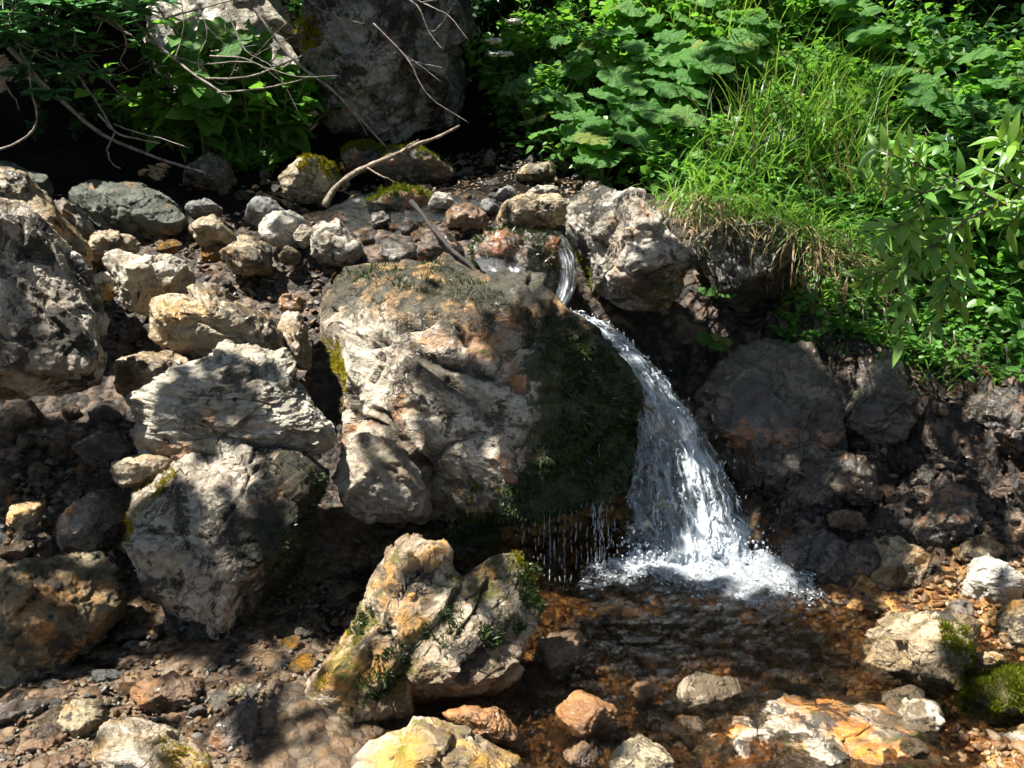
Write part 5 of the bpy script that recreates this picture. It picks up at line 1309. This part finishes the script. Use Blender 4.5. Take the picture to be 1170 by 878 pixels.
herbs(grid_pts([(890, 330), (1000, 330), (1170, 400), (1170, 460), (1050, 440), (900, 400)], 26, 7), SMALLH, 'small rosette plant clinging to the shaded right bank', 'small plants on the shaded bank', 7, 0.8, 1.3, 'small_plant')
herbs([(948, 575), (1110, 512), (1022, 470), (985, 435), (1130, 470)], SMALLH, ['tiny green sprig beside the bright orange stone', 'tiny green sprig on the dark bank near the right edge', 'tiny green sprig hanging in the middle of the dark bank', 'tiny green sprig at the top of the dark bank', 'tiny green sprig under the right edge of the bank'], 'small plants on the shaded bank', 8, 0.35, 0.5, 'small_plant')
herbs(grid_pts([(195, 168), (250, 160), (330, 168), (335, 188), (200, 190)], 22, 9), HERBS, 'sunlit leafy herb in front of the white back rock', 'leafy herbs by the hollow', 9, 1.2, 2.1)
herbs(grid_pts([(250, 185), (330, 175), (340, 200), (260, 205)], 8, 10), SMALLH, 'small fern like herb at the foot of the white back rock', 'leafy herbs by the hollow', 10, 1.0, 1.8)
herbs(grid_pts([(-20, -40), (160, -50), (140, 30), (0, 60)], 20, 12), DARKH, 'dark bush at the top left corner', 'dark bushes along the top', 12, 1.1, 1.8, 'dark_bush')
herbs(grid_pts([(290, -40), (350, -40), (350, 10), (300, 20)], 6, 13), HERBS, 'sunny leafy herb left of the tall back boulder', 'leafy herbs by the hollow', 13, 0.8, 1.2)

herbs(grid_pts([(0, 110), (90, 110), (200, 150), (190, 185), (60, 190), (0, 180)], 14, 21), DARKH, 'small dark herb in the shade of the hollow', 'leafy herbs by the hollow', 21, 0.35, 0.7)
herbs([(345, 40), (375, 20), (420, 10), (470, 5), (510, 20), (400, -10), (450, -20), (535, 60)], DARKH, 'dark herb hanging over the top of the tall back boulder', 'dark bushes along the top', 22, 0.7, 1.1, 'dark_bush')
# ground cover of small leaves and grass
def cover(name, label, poly, n, size, mat, seed, tmpl=LB_LOW, hmax=0.16):
    rg = np.random.default_rng(seed)
    q = sample_poly(poly, n, rg)
    P, ok = ray_hit(q[:, 0], q[:, 1], step=0.03)
    P = P[ok]; n = len(P)
    P[:, 2] += rg.random(n) * hmax
    P[:, :2] += rg.normal(size=(n, 2)) * 0.04
    a = rg.random(n) * 6.28
    ax = np.stack([np.cos(a), np.sin(a), rg.normal(size=n) * 0.4], -1)
    un = rg.normal(size=(n, 3)) * 0.4 + np.array([0, -0.3, 1])
    V, F_ = scatter(*tmpl, leaf_mats(ax, un, size * (0.5 + rg.random(n))), P)
    return tag(link(name, mesh_np(name, V, F_, MAT[mat])), label, kind='stuff')
cover('ground_cover', 'mixed small leaves covering the right bank', [(570, 170), (560, 60), (640, -40), (1190, -60), (1190, 420), (1010, 330), (930, 260), (780, 235), (680, 215)], 15000, 0.055, 'herb', 1)
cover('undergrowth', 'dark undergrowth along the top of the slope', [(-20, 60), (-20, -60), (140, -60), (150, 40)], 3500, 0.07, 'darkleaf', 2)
cover('shade_cover', 'sparse small leaves on the shaded bank edge', [(900, 300), (1010, 330), (1190, 400), (1190, 460), (1010, 420), (900, 370)], 1500, 0.035, 'herb', 3, hmax=0.08)

def grass(name, label, pts, per, length, mat, seed, hang=0.0, width=0.006, spread=0.05, roots=None):
    """arching blades, each a bent ribbon"""
    rg = np.random.default_rng(seed)
    P, ok = ray_hit([p[0] for p in pts], [p[1] for p in pts])
    P = P[ok] if roots is None else np.array(roots)
    B_ = np.repeat(P, per, 0) + rg.normal(size=(len(P) * per, 3)) * np.array([spread, spread, 0.01])
    n = len(B_)
    a = rg.random(n) * 6.28
    hd = np.stack([np.cos(a), np.sin(a) - 0.3 - hang * 0.5, 0 * a], -1)
    L = length * (0.35 + 1.1 * rg.random(n) ** 1.4)
    lean0 = rg.uniform(0.05, 0.5, n) + hang * 0.6
    bend = rg.uniform(0.3, 1.7, n) + hang * 1.0
    ns_ = 8
    t = np.linspace(0, 1, ns_)
    th = lean0[:, None] + bend[:, None] * t[None] ** 1.5
    dz = np.cos(th); dh = np.sin(th)
    st = (L / (ns_ - 1))[:, None]
    z = np.cumsum(dz * st, 1) - dz[:, :1] * st
    h = np.cumsum(dh * st, 1) - dh[:, :1] * st
    C = B_[:, None] + hd[:, None] * h[..., None] + np.array([0, 0, 1.0]) * z[..., None]
    side = np.stack([-hd[:, 1], hd[:, 0], 0 * a], -1); side /= np.linalg.norm(side, axis=1, keepdims=True) + 1e-9
    w = width * (1 - t ** 2.2) * 0.5 + 0.0004
    w = w[None] * (0.4 + 1.5 * rg.random(n) ** 1.5)[:, None]
    V = np.stack([C - side[:, None] * w[..., None], C + side[:, None] * w[..., None]], 2)   # n,ns,2,3
    base = np.arange(n) * ns_ * 2
    f = np.array([[2 * i, 2 * i + 1, 2 * i + 3, 2 * i + 2] for i in range(ns_ - 1)])
    F_ = (f[None] + base[:, None, None]).reshape(-1, 4)
    return tag(link(name, mesh_np(name, V.reshape(-1, 3), F_, MAT[mat])), label, kind='stuff')
grass('grass', 'long bright green grass arching over the right bank', grid_pts([(770, 215), (840, 150), (880, 90), (960, 110), (1010, 180), (1000, 260), (900, 235)], 95, 31), 14, 0.38, 'grass', 31, spread=0.09)
grass('dead_blades', 'dry blades standing among the green grass', grid_pts([(770, 215), (840, 150), (900, 110), (1000, 180), (1000, 260), (900, 235)], 60, 41), 3, 0.36, 'straw', 41, spread=0.1)
grass('grass_patch', 'upright grass patch near the top of the bank', grid_pts([(720, 60), (730, 10), (850, -10), (900, 60), (830, 80)], 36, 32), 22, 0.40, 'grass', 32, spread=0.09)
grass('edge_grass', 'green grass along the lip of the overhang', grid_pts([(750, 235), (800, 225), (930, 255), (1000, 290), (990, 310), (900, 270), (800, 250)], 40, 33), 12, 0.30, 'grass', 33, hang=0.6, spread=0.07)
grass('dry_grass', 'dry straw hanging over the rock lip', grid_pts([(770, 245), (800, 240), (850, 250), (930, 270), (960, 300), (900, 290), (800, 262)], 34, 34), 9, 0.22, 'straw', 34, hang=1.3, width=0.005)
rq = np.random.default_rng(88)
lip = spline([(762, 248, 3.95), (800, 238, 3.86), (840, 244, 3.80), (880, 258, 3.80), (925, 272, 3.78), (965, 292, 3.72), (1000, 320, 3.66)], 60)
grass('straw_curtain', 'pale straw hanging in a curtain over the rock lip', [(900, 300)], 8, 0.24, 'straw', 38, hang=1.4, width=0.0045, spread=0.035,
      roots=[at(*(lip[int(i)] + rq.normal(size=3) * np.array([6, 12, 0.05]))) for i in np.concatenate([rq.integers(0, 60, 26), rq.integers(2, 16, 12)])])
grass('lip_grass', 'green blades leaning over the rock lip', [(900, 300)], 12, 0.26, 'grass', 39, hang=0.7, width=0.006, spread=0.04,
      roots=[at(*(lip[int(i)] + rq.normal(size=3) * np.array([8, 5, 0.03]) + np.array([0, -4, 0.05]))) for i in rq.integers(0, 60, 34)])
grass('dry_roots', 'thin straw trailing down the shaded bank', grid_pts([(900, 300), (960, 300), (990, 340), (950, 360), (900, 330)], 14, 35), 7, 0.26, 'straw', 35, hang=1.6, width=0.003)
grass('fern_grass', 'fine grass tuft on the tall back boulder foot', grid_pts([(260, 170), (300, 165), (300, 195), (265, 200)], 8, 36), 20, 0.22, 'grass', 36)
grass('shade_grass', 'sparse grass on the shaded right bank', grid_pts([(950, 400), (1060, 380), (1180, 430), (1150, 460), (1000, 430)], 14, 37), 9, 0.2, 'grass', 37, hang=0.5)

# white umbels on the left end of the bank
for i, (x, y, Y, lab) in enumerate(((565, 47, 5.4, 'upper white flower head on a thin stem'), (578, 62, 5.3, 'white flower head above the bushy herbs'), (566, 62, 5.35, 'smallest white flower head beside the dark gap'), (588, 25, 5.4, 'tall white flower head at the end of the bank'), (720, 8, 6.0, 'white flower head at the top of the bank'))):
    tip = at(x, y, Y)
    base = np.array([tip[0] + 0.26, tip[1] + 0.12, float(h_smooth(tip[0] + 0.26, tip[1] + 0.12))])
    r = tag(empty('flower', base), lab, 'flower', 'white flowers along the bank')
    v, F_ = tube(spline([(0, 0, 0), (tip - base) * 0.5 + [0.01, 0, 0], tip - base], 12), np.linspace(0.0018, 0.001, 12), 5)
    link('stem', mesh_np('stem', v, fix_tri(F_), MAT['stem']), parent=r)
    n = 46
    d = rg.normal(size=(n, 3)) * np.array([0.022, 0.022, 0.006])
    M = rot_from(rg.normal(size=(n, 3)) * 0.4 + np.array([0, 0, 1]), None, rg.random(n) * 6.28) * (0.006 + 0.004 * rg.random(n))[:, None, None]
    d[0] = 0; d = d * 0.8
    v, F_ = scatter(ICO[1][0] * np.array([1.6, 1.6, 0.6]), ICO[1][1], M, d + (tip - base))
    link('flower_head', mesh_np('flower_head', v, F_, MAT['flower']), parent=r)

# willow shrub at the right: arching stems with lance leaves
def shrub(name, label, stems, nleaf, size, tmpl, mat, cat, seed, group=None, rosette=False):
    rg = np.random.default_rng(seed)
    base = at(*stems[0][0][0])
    root = tag(empty(name, base), label, cat, group)
    leaves = []
    for c, r0, r1 in stems:
        p = spline([at(*a) for a in c], 26) - base
        v, F_ = tube(p, np.linspace(r0, r1, 26), 6)
        link('branch', mesh_np('branch', v, fix_tri(F_), MAT['twig' if rosette else 'bark']), parent=root)
        Ls = np.linalg.norm(np.diff(p, axis=0), axis=1).sum()
        if rosette:
            ends = [p[-1]] + [p[int(k)] + rg.normal(size=3) * 0.04 for k in rg.integers(8, 26, 3)]
            for e in ends:
                m = 9
                an = np.linspace(0, 6.28, m, endpoint=False) + rg.random()
                ax = np.stack([np.cos(an), np.sin(an) - 0.2, rg.normal(size=m) * 0.2 + 0.15], -1)
                un = rg.normal(size=(m, 3)) * 0.15 + np.array([0, -0.25, 1])
                leaves.append(scatter(*tmpl, leaf_mats(ax, un, size * rg.uniform(0.7, 1.1, m)), np.tile(e, (m, 1))))
        else:
            m = max(6, int(nleaf * Ls))
            f = np.linspace(0.12, 1, m)
            pos = np.stack([np.interp(f, np.linspace(0, 1, 26), p[:, k]) for k in range(3)], -1) + rg.normal(size=(m, 3)) * 0.006
            tg = np.stack([np.interp(f, np.linspace(0, 1, 26), np.gradient(p[:, k])) for k in range(3)], -1)
            tg /= np.linalg.norm(tg, axis=1, keepdims=True)
            an = np.arange(m) * 2.4 + rg.random() * 6 + rg.normal(size=m) * 0.4
            ra = np.cross(tg, [0.2, 0.9, 0.3]); ra /= np.linalg.norm(ra, axis=1, keepdims=True); rb = np.cross(tg, ra)
            ax = tg * 0.7 + ra * np.cos(an)[:, None] + rb * np.sin(an)[:, None] + np.array([0, 0, -0.1])
            un = rg.normal(size=(m, 3)) * 0.38 + np.array([-0.35, -0.7, 0.65])
            leaves.append(scatter(*tmpl, leaf_mats(ax, un, size * rg.uniform(0.6, 1.15, m)), pos))
    V, F_ = join(leaves)
    link('foliage', mesh_np('foliage', V, F_, MAT[mat]), parent=root)
    return root
LBW = leaf_blade(7, 0.155, 0.3, 0.25)
shrub('willow_shrub', 'willow shrub with glossy yellow green leaves arching in from the right', [
    ([(1290, 330, 3.4), (1220, 240, 3.2), (1140, 235, 3.05), (1080, 270, 3.0), (1040, 300, 2.95)], 0.009, 0.003),
    ([(1150, 235, 3.06), (1090, 205, 3.0), (1040, 185, 2.95), (1000, 170, 2.92)], 0.005, 0.0015),
    ([(1100, 205, 3.0), (1060, 220, 2.95), (1030, 215, 2.9), (990, 208, 2.9)], 0.004, 0.0015),
    ([(1060, 215, 2.97), (1038, 260, 2.92), (1032, 320, 2.9), (1028, 390, 2.9)], 0.004, 0.0015),
    ([(1085, 262, 3.0), (1050, 300, 2.95), (1010, 310, 2.92), (985, 322, 2.92)], 0.004, 0.0015),
    ([(1085, 265, 3.0), (1085, 310, 2.95), (1080, 340, 2.93), (1066, 375, 2.92)], 0.004, 0.0015),
    ([(1100, 250, 3.02), (1060, 250, 2.95), (1020, 260, 2.9), (985, 275, 2.88)], 0.004, 0.0015),
    ([(1120, 240, 3.05), (1100, 290, 3.0), (1100, 330, 2.98), (1090, 350, 2.96)], 0.004, 0.0015),
    ([(1230, 250, 3.2), (1190, 200, 3.05), (1165, 175, 2.98), (1145, 160, 2.95)], 0.006, 0.002),
    ([(1200, 210, 3.1), (1170, 215, 3.0), (1140, 200, 2.95), (1115, 190, 2.92)], 0.005, 0.002),
    ([(1190, 220, 3.1), (1170, 240, 3.0), (1150, 260, 2.96)], 0.004, 0.002),
    ([(1060, 195, 2.97), (1045, 175, 2.95), (1030, 165, 2.93)], 0.003, 0.0015)], 62, 0.092, LBW, 'willow', 'shrub', 5)
shrub('whorled_shrub', 'dark shrub with whorled leaves hanging over the hollow at top left', [
    ([(-60, 60, 5.0), (0, 40, 4.8), (40, 55, 4.7), (70, 70, 4.65)], 0.012, 0.004),
    ([(-20, 45, 4.9), (60, 10, 4.8), (100, 5, 4.75), (125, 20, 4.7)], 0.010, 0.004),
    ([(20, 50, 4.8), (70, 75, 4.7), (95, 82, 4.65), (108, 85, 4.6)], 0.006, 0.003),
    ([(20, 50, 4.8), (40, 90, 4.7), (55, 105, 4.65), (62, 112, 4.6)], 0.006, 0.003),
    ([(-30, 30, 4.8), (-5, 20, 4.6), (10, 25, 4.5), (12, 38, 4.45)], 0.006, 0.003),
    ([(-30, 10, 4.9), (20, -10, 4.7), (40, 0, 4.6), (45, 30, 4.55)], 0.006, 0.003),
    ([(40, 20, 4.8), (80, 30, 4.7), (85, 50, 4.68), (75, 58, 4.66)], 0.006, 0.003),
    ([(60, 0, 4.8), (100, -5, 4.8), (120, 10, 4.75), (108, 45, 4.7)], 0.006, 0.003)] + [
    ([(-60 + 200 * a, -60, Yq + 0.3), (0.5 * (x - 60 + 200 * a), 0.4 * y - 30, Yq + 0.15), (x, y, Yq)], 0.006, 0.002)
    for (x, y), a, Yq in zip(sample_poly([(-10, -20), (210, -20), (190, 40), (130, 70), (100, 85), (-10, 110)], 24, np.random.default_rng(77)), np.random.default_rng(78).random(24), np.random.default_rng(79).uniform(4.5, 5.2, 24))], 0, 0.115, leaf_blade(6, 0.24, 0.2, 0.15), 'whorl', 'shrub', 6, rosette=True)

# ------------------------------------------------------------------ trees beyond the frame whose crowns give the dappled shade
def shade(px, py, Y): return at(px, py, Y)
def crown_tree(label, trunk_xy, targets, seed, size=0.13):
    """targets: (point to shade, height of the leaf clump along the sun ray, clump radius, leaves)"""
    rg = np.random.default_rng(seed)
    bx, by = trunk_xy
    bz = float(h_smooth(bx, by))
    root = tag(empty('beech_tree', (bx, by, bz)), label, 'tree', 'trees shading the stream')
    base = np.array([bx, by, bz])
    cs = np.array([np.asarray(p) + np.array(SUN) * t for p, t, r, n in targets])
    topz = cs[:, 2].max() + 0.5
    tr = spline([(0, 0, -0.3), (0.1, 0.05, (topz - bz) * 0.5), (0.0, 0.1, topz - bz)], 30)
    v, F_ = tube(tr, np.linspace(0.20, 0.05, 30), 12, 0.15, seed)
    link('trunk', mesh_np('trunk', v, fix_tri(F_), MAT['bark']), parent=root)
    lv = []
    for (p, t, r, n), c in zip(targets, cs):
        e = c - base
        k = int(np.clip((e[2] - 0.8) / (topz - bz) * 29, 8, 28))
        pth = spline([tr[k], tr[k] * 0.5 + e * 0.5 + np.array([0, 0, 0.15]), e], 20)
        v, F_ = tube(pth, np.linspace(0.035, 0.006, 20) * (1 if r > 0.25 else 0.4), 7, 0.1, seed)
        link('limb', mesh_np('limb', v, fix_tri(F_), MAT['bark']), parent=root)
        m = 7 if r > 0.25 else 2
        sub = e + rg.normal(size=(m, 3)) * r * (0.42 if r > 0.25 else 0.3)
        lv.append(foliage_blob(sub, np.full((m, 1), r * 0.5), n, size, LB_LOW, rg))
    V, F_ = join(lv)
    link('crown', mesh_np('crown', V, F_, MAT['darkleaf']), parent=root)
def forest_tree(label, trunk_xy, clumps, seed, n=260, size=0.24, r=1.1):
    rg = np.random.default_rng(seed)
    bx, by = trunk_xy
    base = np.array([bx, by, float(h_smooth(bx, by))])
    root = tag(empty('beech_tree', base), label, 'tree', 'trees shading the stream')
    cs = np.array(clumps, float) - base
    H = cs[:, 2].max() + 0.6
    tr = spline([(0, 0, -0.3), (0.12, -0.05, H * 0.5), (0.05, 0.1, H)], 30)
    v, F_ = tube(tr, np.linspace(0.22, 0.05, 30), 12, 0.15, seed)
    link('trunk', mesh_np('trunk', v, fix_tri(F_), MAT['bark']), parent=root)
    lv = []
    for e in cs:
        k = int(np.clip((e[2] - 1.2) / H * 29, 6, 28))
        v, F_ = tube(spline([tr[k], tr[k] * 0.5 + e * 0.5 + np.array([0, 0, 0.2]), e], 14), np.linspace(0.05, 0.01, 14), 7, 0.1, seed)
        link('limb', mesh_np('limb', v, fix_tri(F_), MAT['bark']), parent=root)
        lv.append(foliage_blob(e + rg.normal(size=(6, 3)) * r * 0.45, np.full((6, 1), r * 0.6), n, size, LB_LOW, rg))
    V, F_ = join(lv)
    link('crown', mesh_np('crown', V, F_, MAT['darkleaf']), parent=root)
forest_tree('tree standing behind the viewer on the left', (-4.5, -4.0), [(-4.5, -1.5, 4.0), (-3.0, -3.0, 5.0), (-1.0, -3.5, 4.2), (-5.5, 0.2, 5.0), (-2.0, -2.5, 6.5), (-6.5, -2.0, 4.5), (-0.5, -4.0, 6.0), (-4.0, -3.0, 7.0)], 11)
forest_tree('tree standing behind the viewer on the right', (3.5, -4.0), [(3.5, -1.5, 4.0), (1.5, -3.0, 4.6), (5.0, -0.5, 4.5), (3.0, -1.0, 6.2), (0.8, -2.0, 6.6), (5.0, -3.0, 6.0), (4.5, 0.5, 6.8), (2.0, -3.5, 3.2)], 12)
forest_tree('tree on the right beyond the frame', (7.5, 3.5), [(5.0, 2.0, 4.5), (5.5, 4.0, 5.5), (4.2, 3.0, 6.5), (6.0, 1.5, 6.8), (4.8, 5.2, 6.2), (6.5, 5.5, 5.5), (3.6, 1.2, 7.2), (6.0, 3.2, 3.6), (3.8, 4.6, 7.5)], 13)
forest_tree('tree high on the slope behind the right bank', (4.5, 11.0), [(4.5, 9.0, 7.0), (3.0, 9.5, 7.6), (5.8, 7.8, 7.0), (2.0, 9.0, 8.6), (4.2, 8.2, 8.6), (6.5, 9.5, 8.2), (3.2, 7.6, 8.0)], 14)
forest_tree('tree high on the slope behind the hollow', (-5.0, 11.0), [(-4.5, 9.0, 6.6), (-3.0, 9.0, 7.2), (-1.0, 9.0, 7.0), (-5.8, 8.0, 6.2), (-2.0, 8.6, 8.6), (0.6, 9.4, 7.6), (-4.2, 7.6, 8.0), (-0.4, 8.6, 8.8)], 15)
forest_tree('tree left of the stream far beyond the frame', (-9.0, 3.0), [(-7.0, 2.0, 3.6), (-7.2, 4.2, 4.2), (-7.5, 0.5, 4.6), (-7.0, 3.0, 5.6), (-7.8, 5.4, 5.2), (-7.0, -0.8, 5.4)], 16)
S = shade
bpy.context.view_layer.update()
DG = bpy.context.evaluated_depsgraph_get()
def sprays(poly, n, r0, r1, t0, t1, seed, dens=140):
    """small leaf sprays whose shadows dapple the given part of the scene"""
    rg = np.random.default_rng(seed)
    q = sample_poly(poly, n, rg)
    P, ok = [], []
    o_ = Vector((0, 0, CAMZ))
    for x, y in q:
        h_, l_, *_r = scene.ray_cast(DG, o_, (Vector(at(x, y, 3.0)) - o_).normalized())
        ok.append(h_); P.append(l_[:])
    P, ok = np.array(P), np.array(ok)
    return [(p, rg.uniform(t0, t1), r, max(4, int(dens * r * r * 3.14 * rg.uniform(0.6, 1.3)))) for p, r in zip(P[ok], rg.uniform(r0, r1, ok.sum()))]
crown_tree('tree left of the view shading the dark hollow', (-7.2, 6.5), [
    (S(60, 160, 5.4), 1.9, 0.6, 1200), (S(110, 190, 5.2), 2.0, 0.5, 900), (S(10, 130, 5.4), 1.8, 0.35, 350), (S(0, 75, 5.8), 1.9, 0.4, 420), (S(-60, 200, 4.8), 2.1, 0.6, 800), (S(120, 60, 6.2), 1.8, 0.4, 400), 
    (S(30, 545, 3.1), 4.4, 0.30, 260), (S(-10, 720, 2.5), 4.6, 0.34, 190), (S(330, 590, 2.8), 5.2, 0.2, 60), (S(240, 715, 2.45), 4.9, 0.22, 120)]
    + sprays([(0, 260), (130, 300), (130, 450), (0, 450)], 3, 0.06, 0.12, 4.3, 4.9, 1) + sprays([(110, 560), (370, 540), (370, 720), (100, 720)], 6, 0.05, 0.11, 4.4, 5.2, 2)
    + sprays([(0, 640), (130, 640), (130, 780), (0, 780)], 3, 0.05, 0.12, 4.4, 5.0, 3) + sprays([(0, 780), (330, 760), (330, 870), (0, 870)], 7, 0.05, 0.10, 4.4, 5.0, 4), 1)
crown_tree('tree behind the bank shading the back boulder', (-3.2, 11.0), [
    (S(470, 130, 5.4), 2.2, 0.45, 900), (S(520, 150, 5.8), 2.2, 0.5, 900), (S(420, 140, 5.4), 2.4, 0.36, 420), (S(540, 60, 6.2), 2.0, 0.5, 700), (S(340, 170, 5.4), 4.8, 0.3, 130),
    (S(575, 165, 5.8), 5.0, 0.3, 200)] + sprays([(340, 0), (460, -20), (480, 60), (360, 60)], 8, 0.1, 0.2, 4.6, 5.2, 5) + sprays([(560, 60), (760, 20), (760, 200), (620, 200)], 16, 0.08, 0.2, 4.6, 5.4, 6)
    + sprays([(180, -10), (340, -10), (340, 160), (180, 140)], 5, 0.08, 0.2, 4.6, 5.2, 7) + sprays([(240, 180), (640, 180), (640, 300), (240, 300)], 10, 0.06, 0.13, 4.6, 5.2, 8), 2)
crown_tree('tree right of the view shading the dark bank', (6.2, 7.5), [
    (S(900, 470, 3.4), 4.3, 0.40, 340), (S(940, 520, 3.3), 4.6, 0.24, 170), (S(850, 430, 3.5), 4.7, 0.24, 200), (S(920, 600, 3.0), 4.6, 0.28, 250), 
    (S(725, 570, 3.05), 5.0, 0.16, 70), (S(670, 580, 3.05), 5.2, 0.18, 90), (S(1120, 30, 6.0), 2.4, 0.6, 800), (S(1000, 10, 6.4), 2.4, 0.45, 380),
    (S(760, 715, 2.6), 4.8, 0.24, 130), (S(880, 730, 2.5), 5.0, 0.2, 80), (S(680, 715, 2.5), 5.1, 0.17, 70)]
    + sprays([(370, 310), (620, 330), (620, 560), (480, 610), (380, 480)], 9, 0.05, 0.10, 4.6, 5.4, 9) + sprays([(780, 0), (1170, 40), (1170, 140), (980, 150), (900, 220), (780, 240)], 20, 0.07, 0.2, 4.4, 5.2, 10)
    + sprays([(620, 360), (760, 430), (850, 600), (720, 640)], 5, 0.06, 0.12, 4.6, 5.2, 11) + sprays([(600, 770), (1080, 780), (1080, 878), (600, 878)], 4, 0.04, 0.08, 4.4, 5.2, 12)
    + sprays([(340, 640), (620, 640), (600, 780), (340, 820)], 6, 0.04, 0.09, 4.6, 5.2, 13) + sprays([(980, 640), (1170, 600), (1170, 860), (1000, 860)], 5, 0.04, 0.09, 4.4, 5.2, 14), 3)
